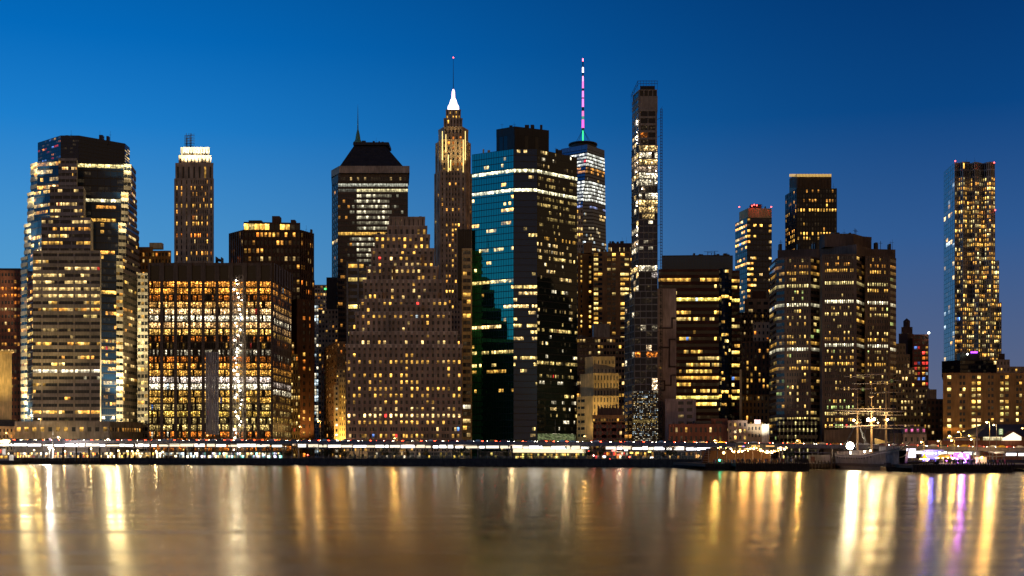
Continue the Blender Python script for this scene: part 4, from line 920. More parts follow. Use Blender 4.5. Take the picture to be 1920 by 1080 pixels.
# market hall on the right
b = B('market_hall', 'low brick market hall with big dark pitched roof and glowing white gable', 'market hall', 1875, 590)
a, c = pt(1740,590), pt(1960,590); z1 = zz(826,590)
m = MB(); m.box(a.x, c.x, 590, 612, GZ, z1); b.single('wall', m, redb)
m = MB(); a2 = pt(1826,594); zr = zz(795,600)
m.hexa([Vector((a2.x,592,z1+1.8)),Vector((c.x,592,z1+1.8)),Vector((c.x,630,z1+1.8)),Vector((a2.x,630,z1+1.8))],[Vector((a2.x+11,606,zr)),Vector((c.x,606,zr)),Vector((c.x,614,zr)),Vector((a2.x+11,614,zr))]); b.single('roof', m, wallmat('grey_metal_roof', (.055,.05,.055), .6))
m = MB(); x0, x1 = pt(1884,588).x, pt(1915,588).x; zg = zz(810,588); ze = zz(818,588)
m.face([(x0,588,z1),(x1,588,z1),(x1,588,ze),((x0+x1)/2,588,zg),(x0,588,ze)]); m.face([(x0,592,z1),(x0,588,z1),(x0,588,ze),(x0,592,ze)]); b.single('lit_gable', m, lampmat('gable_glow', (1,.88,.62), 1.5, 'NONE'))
m = MB()
for sx in (x0-.6, x1+.6): m.hexa([Vector((sx,587.4,ze-.6)),Vector(((x0+x1)/2,587.4,zg)),Vector(((x0+x1)/2,593,zg)),Vector((sx,593,ze-.6))],[Vector((sx,587.4,ze-.2)),Vector(((x0+x1)/2,587.4,zg+.5)),Vector(((x0+x1)/2,593,zg+.5)),Vector((sx,593,ze-.2))])
b.single('gable_eaves', m, redb)
m = MB(); x0, x1 = pt(1843,589.8).x, pt(1880,589.8).x
for k in range(9): m.face([(x0+(x1-x0)*(k+.06)/9,589.7,z1+.1),(x0+(x1-x0)*(k+.94)/9,589.7,z1+.1),(x0+(x1-x0)*(k+.94)/9,589.7,z1+1.7),(x0+(x1-x0)*(k+.06)/9,589.7,z1+1.7)], sc((1,.82,.45), rng.uniform(.8,1.5)))
b.single('clerestory_window', m, gl('glass'))
m = MB(); x0, x1 = pt(1784,589).x, pt(1836,589).x; m.box(x0,x1,588,600,z1,z1+1.0); b.single('canopy_roof', m, pink)
b.done(40)
# small green sign
h = empty('green_street_sign', pt(1877,566,z=GZ), 'green and white upright sign on a post before the market hall', 'sign')
m = MB(); a = pt(1877,566); z0, z1_ = zz(815,566), zz(804,566); m.box(a.x-.85,a.x+.85,566,566.2,z0,z1_); m.build('panel', lampmat('green_sign_face', (.02,.30,.08), .7, 'NONE'), h, h.location)
m = MB(); m.tube((a.x,566.3,GZ),(a.x,566.3,z1_+.6),.12); m.build('post', dgl, h, h.location)
m = MB()
for k in range(3): m.box(a.x-.5,a.x+.5-.25*(k%2),565.93,565.97,z0+.5+k*.75,z0+.8+k*.75)
m.build('lettering', lampmat('sign_white', (.8,.95,.8), .8, 'NONE'), h, h.location)

# ------------------------------------------------------------------ elevated highway
steel = plain('highway_steel', (0.16,0.14,0.155), .6, .3)
h = empty('elevated_highway', pt(960,hwD(960),z=GZ), 'long elevated highway on steel columns running behind the waterfront', 'elevated highway')
xs = list(range(-400, 2301, 60)); ctr = [pt(px, hwD(px)) for px in xs]; zs_ = [deckz(px) for px in xs]
def strip(mb, o0, o1, z0, z1):
    for (a, za), (c, zc) in zip(zip(ctr, zs_), zip(ctr[1:], zs_[1:])):
        d = (c-a); d.z = 0; d.normalize(); n = Vector((-d.y, d.x, 0))
        mb.hexa([a+n*o0+Vector((0,0,za+z0)), c+n*o0+Vector((0,0,zc+z0)), c+n*o1+Vector((0,0,zc+z0)), a+n*o1+Vector((0,0,za+z0))],
                [a+n*o0+Vector((0,0,za+z1)), c+n*o0+Vector((0,0,zc+z1)), c+n*o1+Vector((0,0,zc+z1)), a+n*o1+Vector((0,0,za+z1))])
m = MB(); strip(m, 0.3, 19.7, -1.0, -.6); m.build('deck', asphalt, h, h.location)
m = MB(); strip(m, 0, .3, -1.75, -.05); m.build('parapet', steel, h, h.location)
m = MB(); strip(m, 19.7, 20, -1.75, .15); m.build('parapet', steel, h, h.location)
m = MB(); strip(m, 9.6, 10.0, -.6, .05); m.build('median_barrier', conc, h, h.location)
m = MB(); strip(m, 1.2, 1.6, -4.1, -3.7); strip(m, 10, 10.6, -2.2, -1.0); m.build('lower_beam', steel, h, h.location)
lightmat = lampmat('soffit_glow', (1,.93,.80), 2.6)
def hwp(px, o=0.0): return pt(px, hwD(px)+o)
px = -380
k = 0
while px < 2280:
    a = hwp(px, 2.2); z = deckz(px)
    m = MB(); m.tube((a.x,a.y,GZ),(a.x,a.y,z-1.7),.34); m.hexa([Vector((a.x-.35,a.y-2,z-2.6)),Vector((a.x+.35,a.y-2,z-2.6)),Vector((a.x+.35,a.y+17,z-2.6)),Vector((a.x-.35,a.y+17,z-2.6))],[Vector((a.x-.45,a.y-2,z-1.0)),Vector((a.x+.45,a.y-2,z-1.0)),Vector((a.x+.45,a.y+17,z-1.0)),Vector((a.x-.45,a.y+17,z-1.0))])
    m.tube((a.x+.9,a.y+15,GZ),(a.x+.9,a.y+15,z-1.7),.34); m.build('column', steel, h, h.location); px += 58
gaps = [(541,556),(594,603),(1112,1136),(1456,1690),(1838,1883),(1320,1330)]
px = -300
while px < 2200:
    w = rng.choice([11,16,20,26]) ; x1 = px+w
    if not any(g0 < (px+x1)/2 < g1 for g0, g1 in gaps) and not (1330 < px < 1456):
        a, c = hwp(px, 1.9), hwp(x1-1.6, 1.9); z = deckz(px); hh = rng.choice([1.1,1.3,1.5]) if px < 1600 else 1.1
        m = MB(); m.hexa([Vector((a.x,a.y,z-3.5)),Vector((c.x,c.y,z-3.5)),Vector((c.x,c.y+.3,z-3.5)),Vector((a.x,a.y+.3,z-3.5))],[Vector((a.x,a.y,z-3.5+hh)),Vector((c.x,c.y,z-3.5+hh)),Vector((c.x,c.y+.3,z-3.5+hh)),Vector((a.x,a.y+.3,z-3.5+hh))])
        m.build('glowing_soffit_panel', lampmat('soffit_glow_%d' % (px % 5), [(1,.93,.80),(1,.90,.72),(.95,.95,1),(1,.85,.6),(1,.93,.80)][px % 5], [3.2,1.5,4.5,1.2,2.8][px % 5]), h, h.location)  # self-glowing boxes in place of the lit ceiling under the deck
        if px % 3 == 0:
            m = MB(); m.tube((a.x,a.y-.2,z-2.4),(c.x,c.y-.2,z-2.4),.14,n=4); m.build('pipe', dgl, h, h.location)
    px = x1+rng.choice([0,1,3])

for px in range(-40, 1960, 100):
    if 1470 < px < 1600: continue
    a = hwp(px, 9); l = bpy.data.lights.new('underdeck_lamp','POINT'); l.energy = 1500; l.color = (1,.74,.42); l.shadow_soft_size = .8
    o = bpy.data.objects.new('underdeck_lamp', l); C.objects.link(o); o.parent = h; o.location = Vector((a.x,a.y,deckz(px)-3.2))-h.location
# back wall shops under / behind the highway
def shopfront(name, label, px0, px1, off, col, b_, hgt=3.6, base=GZ, n=None, D=None, roofm=None, glowp=.8):
    D = D or hwD((px0+px1)/2)+off
    a, c = pt(px0,D), pt(px1,D); h = empty(name, pt((px0+px1)/2,D,z=base), label, 'shop')
    m = MB(); m.box(a.x,c.x,D+.3,D+8,base,base+hgt); m.build('wall', conc, h, h.location)
    m = MB(); m.box(a.x-.6,c.x+.6,D-1.2,D+8.4,base+hgt,base+hgt+.4); m.build('roof', roofm or steel, h, h.location)
    n = n or max(2, int((c.x-a.x)/3)); w = (c.x-a.x)/n
    for k in range(n):
        m = MB()
        for j in range(2):
            for q in range(3):
                g = sc(rng.choice(col), 1.6*b_*rng.choice([.1,.3,.6,1.2,2.2])) if rng.random() < glowp else (.01,.01,.01)
                x0 = a.x+w*(k+.08+.28*q); m.face([(x0,D+.2,base+.5+j*hgt*.42),(x0+w*.26,D+.2,base+.5+j*hgt*.42),(x0+w*.26,D+.2,base+.5+(j+.9)*hgt*.42),(x0,D+.2,base+.5+(j+.9)*hgt*.42)], g)
        m.build('window', gl('glass'), h, h.location)
        m = MB(); x0 = a.x+w*k; m.box(x0-.15,x0+.15,D-.1,D+.35,base,base+hgt); m.build('pier', steel, h, h.location)
    return h
TEAL=(.35,1.0,.85)
shopfront('waterfront_market','bright yellow lit market pavilion at the far left of the esplanade',-40,92,6,[YEL,WW,WHT,WARM],1.6)
shopfront('waterfront_cafe','orange and yellow lit cafe under the highway behind the timber piles',96,180,6,[WARM,YEL,WW,ORG],1.3)
shopfront('ferry_terminal','white and yellow lit ferry terminal behind the gangways',184,290,5,[WHT,WW,YEL,WW],1.6)
shopfront('ferry_ticket_hall','brilliant white ticket hall under the highway right of the gangways',292,372,5,[WHT,COOL,WHT],2.0)
shopfront('glass_showroom','long showroom with teal glowing base left of the bushy trees',376,530,5,[WHT,WW,TEAL,(.8,.75,1)],1.5)
shopfront('dim_arcade','dim arcade with one bright doorway between the esplanade trees',690,800,12,[WW,WHT,WARM],.5,glowp=.4)
shopfront('gold_window_lobby','dark lobby front with one golden window below the limestone tower',802,880,12,[(1,.7,.1)],.5,glowp=.25)
shopfront('dark_restaurant','dark restaurant front with faint yellow lettering left of the awning cafe',905,960,6,[(1,.8,.2)],.3,glowp=.15)
s = shopfront('awning_cafe','long garden cafe under a glowing cream awning in the centre',962,1100,2,[YEL,(1,.6,.15),(.9,.8,.2)],.55,hgt=3.0)
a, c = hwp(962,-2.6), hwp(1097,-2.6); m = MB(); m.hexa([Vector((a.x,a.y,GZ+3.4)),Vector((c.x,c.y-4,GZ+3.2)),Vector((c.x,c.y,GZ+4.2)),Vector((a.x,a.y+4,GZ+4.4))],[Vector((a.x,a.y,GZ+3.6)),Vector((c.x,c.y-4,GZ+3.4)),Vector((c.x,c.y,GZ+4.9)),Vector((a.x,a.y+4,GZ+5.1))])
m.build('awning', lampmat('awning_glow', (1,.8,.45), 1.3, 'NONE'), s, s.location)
shopfront('street_level_shops','low mixed shops glowing red and orange right of the awning cafe',1112,1185,10,[ORG,RED,WARM,WHT],.7,glowp=.6)
shopfront('yellow_lobby','yellow lit lobby fronts below the slim construction tower',1186,1240,12,[WARM,YEL],.6,glowp=.5)
s = shopfront('green_canopy_shops','dim shop row with a green lit canopy and the number 59',1242,1326,12,[ORG,WARM,WW],.35,glowp=.35)
m = MB(); a, c = hwp(1252,11), hwp(1270,11); m.box(a.x,c.x,a.y,a.y+1,GZ+3.0,GZ+3.7); m.build('lit_canopy', lampmat('green_canopy', (.15,.6,.35), .5, 'NONE'), s, s.location)
def text(name, s_, px, py, D, size, mat, parent, rot=0):
    cu = bpy.data.curves.new(name, 'FONT'); cu.body = s_; cu.size = size; cu.align_x = 'CENTER'; cu.align_y = 'CENTER'; cu.extrude = .03
    t_ = bpy.data.objects.new(name, cu); C.objects.link(t_); cu.materials.append(mat); me = bpy.data.meshes.new_from_object(t_.evaluated_get(bpy.context.evaluated_depsgraph_get())); bpy.data.objects.remove(t_)
    o = bpy.data.objects.new(name, me); C.objects.link(o); p_ = pt(px,D,py)
    o.location = p_-parent.location if parent else p_; o.rotation_euler = (R(90),0,R(rot)); o.parent = parent; return o
amber = lampmat('amber_lettering', (1,.5,.12), 2.0, 'NONE')
text('number_sign','59',1308,855.5,hwD(1308)+11.2,1.9,amber,s)

# ------------------------------------------------------------------ floodlights washing the pale piers of the stepped tower
def spot(parent, name, loc, target, power, col, size=R(70), rad=.6):
    l = bpy.data.lights.new(name, 'SPOT'); l.energy = power; l.color = col; l.spot_size = size; l.spot_blend = .6; l.shadow_soft_size = rad
    o = bpy.data.objects.new(name, l); C.objects.link(o); d = Vector(target)-Vector(loc)
    o.rotation_euler = d.to_track_quat('-Z','Y').to_euler(); o.location = Vector(loc)-(parent.location if parent else Vector())
    if parent: o.parent = parent
    return o
for px, y, D, w, up in ((45,783,789,4.5e5,60),(56,783,782,2.5e5,40),(209,783,776,5e5,60),(226,783,780,5e5,60),(51,465,790,2.6e5,22),(68,465,784,1.2e5,22),(229,465,786,2.6e5,22),(58,403,792,2.4e5,20),(234,403,793,2.6e5,20),(65,345,796,2.2e5,18),(238,345,800,2.4e5,18)):
    p0 = pt(px, D-2.5, y+3); m = MB(); m.box(p0.x-.5,p0.x+.5,p0.y-.4,p0.y+.4,p0.z-.3,p0.z+.3)
    m.build('floodlight', blk, stepped, stepped.location)
    spot(stepped, 'floodlight_beam', p0+Vector((0,-.6,.6)), p0+Vector((0,6,up)), w*(.55 if y > 700 else .28), (1,.80,.42), R(66), .5)
    l = bpy.data.lights.new('floodlight_glow','POINT'); l.energy = w*(.022 if y > 700 else .008); l.color = (1,.80,.42); l.shadow_soft_size = .6
    o = bpy.data.objects.new('floodlight_glow', l); C.objects.link(o); o.parent = stepped; o.location = p0+Vector((0,-1.5,1.5))-stepped.location
fb = bpy.data.objects['floodlit_building']
p0 = pt(637, 752, z=GZ+4); spot(fb, 'floodlight_beam', p0, p0+Vector((0,6,18)), 5e4, (1,.62,.16), R(80))
pk = bpy.data.objects['pinnacle_tower']
for px in (826,850,873): p0 = pt(px, 938, 326); spot(pk, 'floodlight_beam', p0, p0+Vector((0,16,32)), 1.6e4, (1,.72,.30), R(60))
dk = bpy.data.objects['art_deco_tower']
for px in (345,365,388): p0 = pt(px, 1036, 300); spot(dk, 'floodlight_beam', p0, p0+Vector((0,12,12)), 3e4, (1,.86,.55), R(90))

for nm, px, D, back, w, col in (('beige_setback_building',1100,676,24,2.2e4,(1,.70,.26)),('beige_setback_building',1140,676,26,2.6e4,(1,.70,.26)),('blank_building',4,738,28,1.6e5,(1,.72,.25)),
        ('wide_housing_slab',1800,622,18,5e4,(1,.52,.14)),('wide_housing_slab',1880,622,18,5e4,(1,.52,.14)),('hotel_building',300,838,10,2e4,(1,.6,.15)),('dark_slab',574,826,16,5e4,(1,.42,.10)),('white_glowing_building',1435,601,14,2.4e4,(1,.88,.66))):
    pb = bpy.data.objects[nm]; p0 = pt(px, D, z=GZ+7); m = MB(); m.box(p0.x-.4,p0.x+.4,D-.3,D+.3,p0.z-1.0,p0.z-.5); m.build('floodlight', blk, pb, pb.location)  # floodlight boxes and their beams added to brighten these walls
    spot(pb, 'floodlight_beam', p0, p0+Vector((0,back,34)), w, col, R(95), .6)
# ------------------------------------------------------------------ street lamps
gal = plain('lamp_pole_steel', (.25,.22,.18), .5, .4)
def street_lamp(px, py, D, label, col=(1,.55,.15), st=60, r=.38, arm=1.2, base=GZ, power=0, group='street lamps along the highway and esplanade', name='street_lamp'):
    z = zz(py, D); a = pt(px, D); h = empty(name, (a.x,a.y,base), label, 'street lamp', group)
    m = MB(); m.tube((a.x+arm,a.y,base),(a.x+arm,a.y,z+.2),.13,.08); m.build('pole', gal, h, h.location)
    if arm:
        m = MB(); m.tube((a.x+arm,a.y,z+.2),(a.x-.3,a.y,z+.45),.07,n=5); m.build('arm', gal, h, h.location)
    m = MB(); m.ball((a.x,a.y,z), r, sz=.6 if arm else 1); m.build('lamp_head', lampmat('lamp_%d_%d_%d_%d' % (col[0]*99,col[1]*99,col[2]*99,st), col, st), h, h.location)
    if power:
        l = bpy.data.lights.new('lamp_light', 'POINT'); l.energy = power; l.color = col; l.shadow_soft_size = .5
        o = bpy.data.objects.new('lamp_light', l); C.objects.link(o); o.parent = h; o.location = Vector((a.x,a.y-.9,z-.6))-h.location
    return h
SOD=(1,.55,.14); WL=(1,.78,.42)
for px, py, D, lab, col, st, pw, base in (
    (73,786,745,'tall yellow street lamp before the base of the stepped tower',(1,.66,.2),50,0.55e4,GZ),
    (109,820,750,'yellow highway lamp left of the flagpole',WL,60,0.24e4,GZ),
    (202,824,742,'highway lamp with curved arm left of the ferry terminal',WL,60,0.32e4,GZ),
    (438,826,715,'highway lamp at the foot of the silver hoist mast',WL,30,0.39e4,GZ),
    (597,790,760,'sodium lamp deep inside the street gap',SOD,60,0.284e4,GZ),
    (562,800,780,'sodium lamp beside the dark brown slab',SOD,20,0.252e4,GZ),
    (740,822,650,'small lamp before the stepped limestone tower',SOD,10,0.152e4,GZ),
    (1125,830,622,'lamp before the red brick corner building',SOD,10,0.28e4,GZ),
    (1096,818,690,'added lamp at the foot of the beige setback building',SOD,12,0.12e4,GZ),  # added to warm the beige walls behind it
    (12,812,758,'added lamp before the plain beige block at the left edge',SOD,12,0.15e4,GZ),  # added to give the plain block its golden tone
    (1340,826,585,'lamp before the long brick warehouse',SOD,10,0.32e4,GZ),
    (1495,826,575,'lamp at the foot of the brown granite office',SOD,10,0.38e4,GZ),
    (1727,829,530,'yellow lamp right of the sailing ship',SOD,60,0.24e4,GZ),
    (1759,827,528,'twin armed lamp above the blue stage',(1,.72,.3),25,0.09e4,GZ),
    (1784,826,526,'bright yellow lamp between the mansard house and the market hall',(1,.62,.12),60,0.25e4,GZ),
    (1821,824,524,'gold topped lamp left of the tall orange lamp',(1,.72,.3),25,0.09e4,GZ),
    (1850,792,530,'tallest orange lamp before the market hall',SOD,70,1.3e4,GZ),
    (1863,797,560,'tall pale lamp beside the green sign',WL,12,0.13e4,GZ),
    (1917,803,540,'lamp post at the right edge',SOD,14,0.13e4,GZ),
    (1797,810,600,'yellow lamp on the market hall forecourt',(1,.62,.12),50,0.32e4,GZ),
    (1817,817,600,'second yellow lamp on the market hall forecourt right of the first',(1,.62,.12),50,0.16e4,GZ),
    (1780,818,610,'white lamp at the foot of the housing slab',WW,60,0.32e4,GZ)):
    street_lamp(px, py, D, lab, col, st, power=pw, base=base)
for k, (px, py) in enumerate(((222,845),(239,846),(248,846),(258,845),(122,846),(64,844),(293,846),(305,847),(171,841),(100,843))):
    street_lamp(px, py, shore(px)+9+2*(k%3), 'round globe lamp on the left esplanade', (1,.74,.34), 22, .36, 0, power=1500 if k % 2 == 0 else 0, group='globe lamps on the left esplanade', name='globe_lamp')
street_lamp(93, 839, shore(93)+5, 'brilliant white floodlight on the left esplanade', (1,.93,.85), 160, .75, 0, power=2.5e4, group=None, name='floodlight')

# ------------------------------------------------------------------ cars on the highway
def make_car(label, paint, tail):
    h = empty('car', (0,0,0), label, 'car', 'cars driving on the elevated highway')
    o = Vector((0,0,0)); prof = [(-2.2,.35),(-2.25,.8),(-1.6,.95),(-.9,1.42),(.5,1.42),(1.15,.98),(2.1,.85),(2.25,.4)]
    m = MB()
    for i in range(len(prof)):
        j = (i+1) % len(prof); p_, q_ = prof[i], prof[j]
        m.face([(p_[0],-.85,p_[1]),(p_[0],.85,p_[1]),(q_[0],.85,q_[1]),(q_[0],-.85,q_[1])])
    m.face([(x,-.85,z) for x,z in prof][::-1]); m.face([(x,.85,z) for x,z in prof])
    m.build('body', paint, h)
    m = MB(); m.face([(-.95,-.87,1.0),(.95,-.87,1.0),(.45,-.87,1.36),(-.85,-.87,1.36)]); m.build('side_window', gl('glass'), h)
    for x in (-1.4,1.4):
        for y in (-.8,.8):
            m = MB(); m.tube((x,y-.1,.33),(x,y+.1,.33),.33,n=10); m.build('wheel', plain('tyre_rubber',(.02,.02,.02)), h)
    for y in (-.6,.6):
        m = MB(); m.box(-2.32,-2.2,y-.2,y+.2,.62,.86); m.build('tail_light' if tail else 'headlight', lampmat('tail_light_red',(1,.06,.02),30) if tail else lampmat('headlight_white',(1,.9,.7),40), h)
        m = MB(); m.box(2.2,2.3,y-.2,y+.2,.55,.78); m.build('headlight' if tail else 'tail_light', lampmat('headlight_white',(1,.9,.7),40) if tail else lampmat('tail_light_red',(1,.06,.02),30), h)
    return h
paints = [plain('car_silver',(.4,.4,.42),.3,.5), plain('car_black',(.02,.02,.02),.3,.2), plain('car_yellow',(.6,.38,.03),.35), plain('car_white',(.6,.6,.6),.35), plain('car_red',(.3,.02,.02),.3)]
protos = [(make_car('x', paints[k], t), t, k) for k in range(5) for t in (True,)]
used = set(); px = -60; n = 0
names = ['silver','black','yellow','white','dark red']
side = ['above the left market','above the ferry terminal','before the black framed block','before the street gap','before the limestone tower','before the teal glass tower','before the beige setback building','before the brick warehouse','before the granite office','behind the ship masts','before the market hall','at its right end']
cnt = {}
while px < 1990:
    proto, t, kk = protos[rng.randrange(5)]
    lane = rng.choice([3.0, 6.4, 13.2, 16.6]); D = hwD(px)+lane; a = pt(px, D)
    c = proto if kk not in used else copy_tree(proto)
    used.add(kk); c.location = (a.x, a.y, deckz(px)-.6)
    d = pt(px+20,hwD(px+20))-pt(px,hwD(px)); c.rotation_euler.z = math.atan2(d.y,d.x)+(math.pi if lane < 9 else 0)
    sd_ = side[min(11,max(0,int((px+60)/170)))]; key = (names[kk], sd_); cnt[key] = cnt.get(key,0)+1
    o_ = ['', 'second ', 'third ', 'fourth ', 'fifth ', 'sixth ', 'seventh ', 'eighth ', 'ninth ', 'tenth ', 'eleventh ', 'twelfth '][min(cnt[key],12)-1]
    c['label'] = '%s%s car from the left, highway %s' % (o_ or 'first ', names[kk], sd_)
    px += rng.uniform(11, 27); n += 1
for proto, t, kk in protos:
    if kk not in used:
        for ch in list(proto.children): bpy.data.objects.remove(ch)
        bpy.data.objects.remove(proto)

# ------------------------------------------------------------------ trees
bark = plain('bark', (.06,.045,.035), .9)
leafm = [wallmat('leaf_green_%d' % k, c_, .7, 1.5, .5) for k, c_ in enumerate([(.045,.065,.02),(.06,.075,.025),(.03,.045,.02)])]
def make_tree(label, h_, w_, n, lm, seed):
    r_ = random.Random(seed); t_ = empty('tree', (0,0,0), label, 'tree', 'trees along the waterfront')
    m = MB(); m.tube((0,0,0),(.1,0,h_*.45),.2,.13)
    for k in range(6):
        a = k*1.05; m.tube((.05,0,h_*.3),(math.cos(a)*w_*.3,math.sin(a)*w_*.3,h_*(.6+.25*r_.random())),.09,.03,n=4)
    m.build('trunk', bark, t_)
    m = MB(); cl = [(r_.uniform(-.38,.38)*w_, r_.uniform(-.38,.38)*w_, h_*r_.uniform(.4,.88), r_.uniform(.14,.26)*w_) for _ in range(13)]
    for _ in range(n):
        c_ = r_.choice(cl); v = Vector((r_.gauss(0,1),r_.gauss(0,1),r_.gauss(0,1))).normalized()*c_[3]*r_.uniform(.4,1.15)
        c3 = Vector(c_[:3])+v; u = Vector((r_.gauss(0,1),r_.gauss(0,1),r_.gauss(0,.6))).normalized(); w = u.orthogonal().normalized(); s_ = r_.uniform(.12,.26)
        m.face([c3-u*s_,c3-w*s_*.6,c3+u*s_,c3+w*s_*.6])
    m.build('crown', lm, t_); return t_
tp = [make_tree('x', 6.5, 5.5, 900, leafm[0], 1), make_tree('x', 4.6, 5.0, 700, leafm[1], 2), make_tree('x', 8.5, 7.5, 1300, leafm[2], 3)]
usedt = set()
TR = [(500,-4,0,'round tree left of the street gap beside the showroom'),(521,-6,1,'low bushy tree right of the glass showroom'),(541,-5,0,'dark tree below the gap in the highway lights'),
 (585,6,0,'tree with red light behind it under the highway'),(612,-6,1,'bushy tree before the street gap'),(632,-5,0,'tall dark tree below the gold floodlit building'),(648,-7,1,'dark shrub like tree left of the limestone tower'),
 (722,-5,0,'thin tree before the left bays of the limestone tower'),(742,-6,0,'tree before the red lit windows of the limestone tower'),(765,-5,1,'low tree right of the red lit windows'),(800,-6,1,'low tree before the gold window lobby'),
 (858,-5,1,'bushy tree before the balcony building'),(874,-6,0,'dark tree below the balcony building'),(905,-6,1,'bushy tree left of the dark restaurant'),(950,-8,1,'small tree at the left end of the awning cafe'),
 (1104,-6,0,'dark tree at the right end of the awning cafe'),(1126,-6,0,'spreading tree below the brick corner building'),(1245,-6,1,'low dark tree before the green canopy shops'),(1258,-7,0,'wide dark tree before the green canopy shops'),
 (1743,58,2,'big dark tree right of the mansard house'),(1757,60,2,'big dark tree left of the housing slab'),(1766,57,2,'dark tree against the left corner of the housing slab'),
 (1838,66,2,'dark tree behind the market hall lamps'),(1911,110,2,'tall tree above the roof of the market hall'),(1480,-6,1,'low dark tree at the foot of the pavilion pier')]
for px, off, k, lab in TR:
    c = tp[k] if k not in usedt else copy_tree(tp[k]); usedt.add(k)
    D = (shore(px)+14+off) if off < 50 else 545+off; a = pt(px, D); s_ = rng.uniform(.85,1.15)
    c.location = (a.x, a.y, GZ); c.rotation_euler.z = rng.uniform(0,6); c.scale = (s_,s_,s_*(1.25 if off > 100 else 1)); c['label'] = lab
# planting along the esplanade
m = MB()
for _ in range(5200):
    px = rng.choice([rng.uniform(560,1330), rng.uniform(800,1330), rng.uniform(650,1000)]); D = shore(px)+rng.uniform(1.5,4.5); a = pt(px, D)
    hz_ = GZ+.3+rng.random()**1.8*(1.1+.8*math.sin(px*.07)+.5*math.sin(px*.31)); u = Vector((rng.gauss(0,1),rng.gauss(0,1),rng.gauss(0,1))).normalized()*.22; w = u.orthogonal().normalized()*.14
    c3 = Vector((a.x,a.y,hz_)); m.face([c3-u,c3-w,c3+u,c3+w])
o = m.build('planting', leafm[0]); o['kind'] = 'stuff'; o['label'] = 'low dark planting along the esplanade behind the seawall'; o['category'] = 'planting'

# ------------------------------------------------------------------ railing, piles, gangways on the left
def railing(px0, px1, off, base, label, step=8, hh=1.1, D=None, name='railing'):
    m = MB(); px = px0; prev = None
    while px <= px1:
        d_ = D or (shore(px)+off); a = pt(px, d_); a.z = base; m.tube(a, a+Vector((0,0,hh)), .06, n=4)
        if prev:
            for f in (.35,.7,1.0): m.tube(prev+Vector((0,0,hh*f)), a+Vector((0,0,hh*f)), .035, n=4, cap=False)
        prev = a; px += step
    return tag(m.build(name, gal), label, 'railing')
railing(360, 700, .6, GZ+.4, 'pale steel railing on the seawall before the showroom and street gap')
railing(704, 1330, .6, GZ+.4, 'long steel railing on the seawall in the middle of the waterfront', 10)
timber = wallmat('dark_timber', (.06,.04,.028), .9, 1.2, .4)
h = empty('ferry_barge', pt(120, 704, z=0), 'long dark floating ferry landing at the left below the market lights', 'ferry landing')
m = MB(); a, c = pt(-60,702), pt(352,704); m.box(a.x,c.x,702,716,-.5,1.7); m.build('hull', seaw, h, h.location)
m = MB(); a2, c2 = pt(0,702), pt(118,704); m.box(a2.x,c2.x,703,712,1.7,3.4); m.build('deck_house', seaw, h, h.location)
m = MB(); px = -40
while px < 350:
    a = pt(px,701.9); m.tube((a.x,a.y,1.7),(a.x,a.y,2.8),.07,n=4); px += 5
a, c = pt(-40,701.9), pt(350,701.9); m.tube((a.x,701.9,2.8),(c.x,701.9,2.8),.05,n=4); m.tube((a.x,701.9,2.3),(c.x,701.9,2.3),.04,n=4); m.build('railing', gal, h, h.location)
for k, (px, yt) in enumerate(((143,838),(151,848),(167,838),(187,838),(218,839),(243,853),(252,854),(284,841),(290,842),(276,855),(312,853),(319,855),(348,842),(118,838),(235,850),(304,850),(334,851))):
    D = 700-(k%3); a = pt(px, D); m = MB(); r = .55 if yt < 845 else .7
    m.tube((a.x,a.y,-2),(a.x,a.y,zz(yt,D)-.4), r, r*.92, n=10); m.lathe((a.x,a.y), [(r*.92,zz(yt,D)-.4),(r*.3,zz(yt,D))], 10)
    tag(m.build('mooring_pile', timber, None, (a.x,a.y,0)), '%s timber mooring pile, number %d across the ferry landing' % ('tall' if yt < 845 else 'short', 1), 'mooring pile', 'timber piles at the ferry landing')
pile_lab = {143:'tall pile left of the green post',151:'short greenish pile between two tall ones',167:'tall pile right of the short greenish one',187:'tall pile before the left end of the ferry terminal',218:'tall pile below the leftmost terminal globe lamp',243:'short pile at the foot of the left gangway',252:'short pile close right of the left gangway foot',284:'left pile of the tight pair before the ticket hall',290:'right pile of the tight pair before the ticket hall',276:'short pile just left of the tight pair',312:'short pile at the foot of the right gangway',319:'short pile close right of the right gangway foot',348:'tall pile at the right end of the ferry landing',118:'leftmost tall timber pile, right of the white floodlight',235:'thin looking pile between the gangway and the terminal lamps',304:'pile below the white lit ticket hall',334:'short pile near the right end of the landing'}
for o, px in zip([o for o in C.objects if o.name.startswith('mooring_pile')], (143,151,167,187,218,243,252,284,290,276,312,319,348,118,235,304,334)): pass
for o in list(C.objects):
    if o.name.startswith('mooring_pile'):
        px = round(o.location.x/o.location.y*F+960); best = min(pile_lab, key=lambda q: abs(q-px)); o['label'] = 'timber mooring ' + pile_lab[best] if not pile_lab[best].startswith('leftmost') else pile_lab[best]
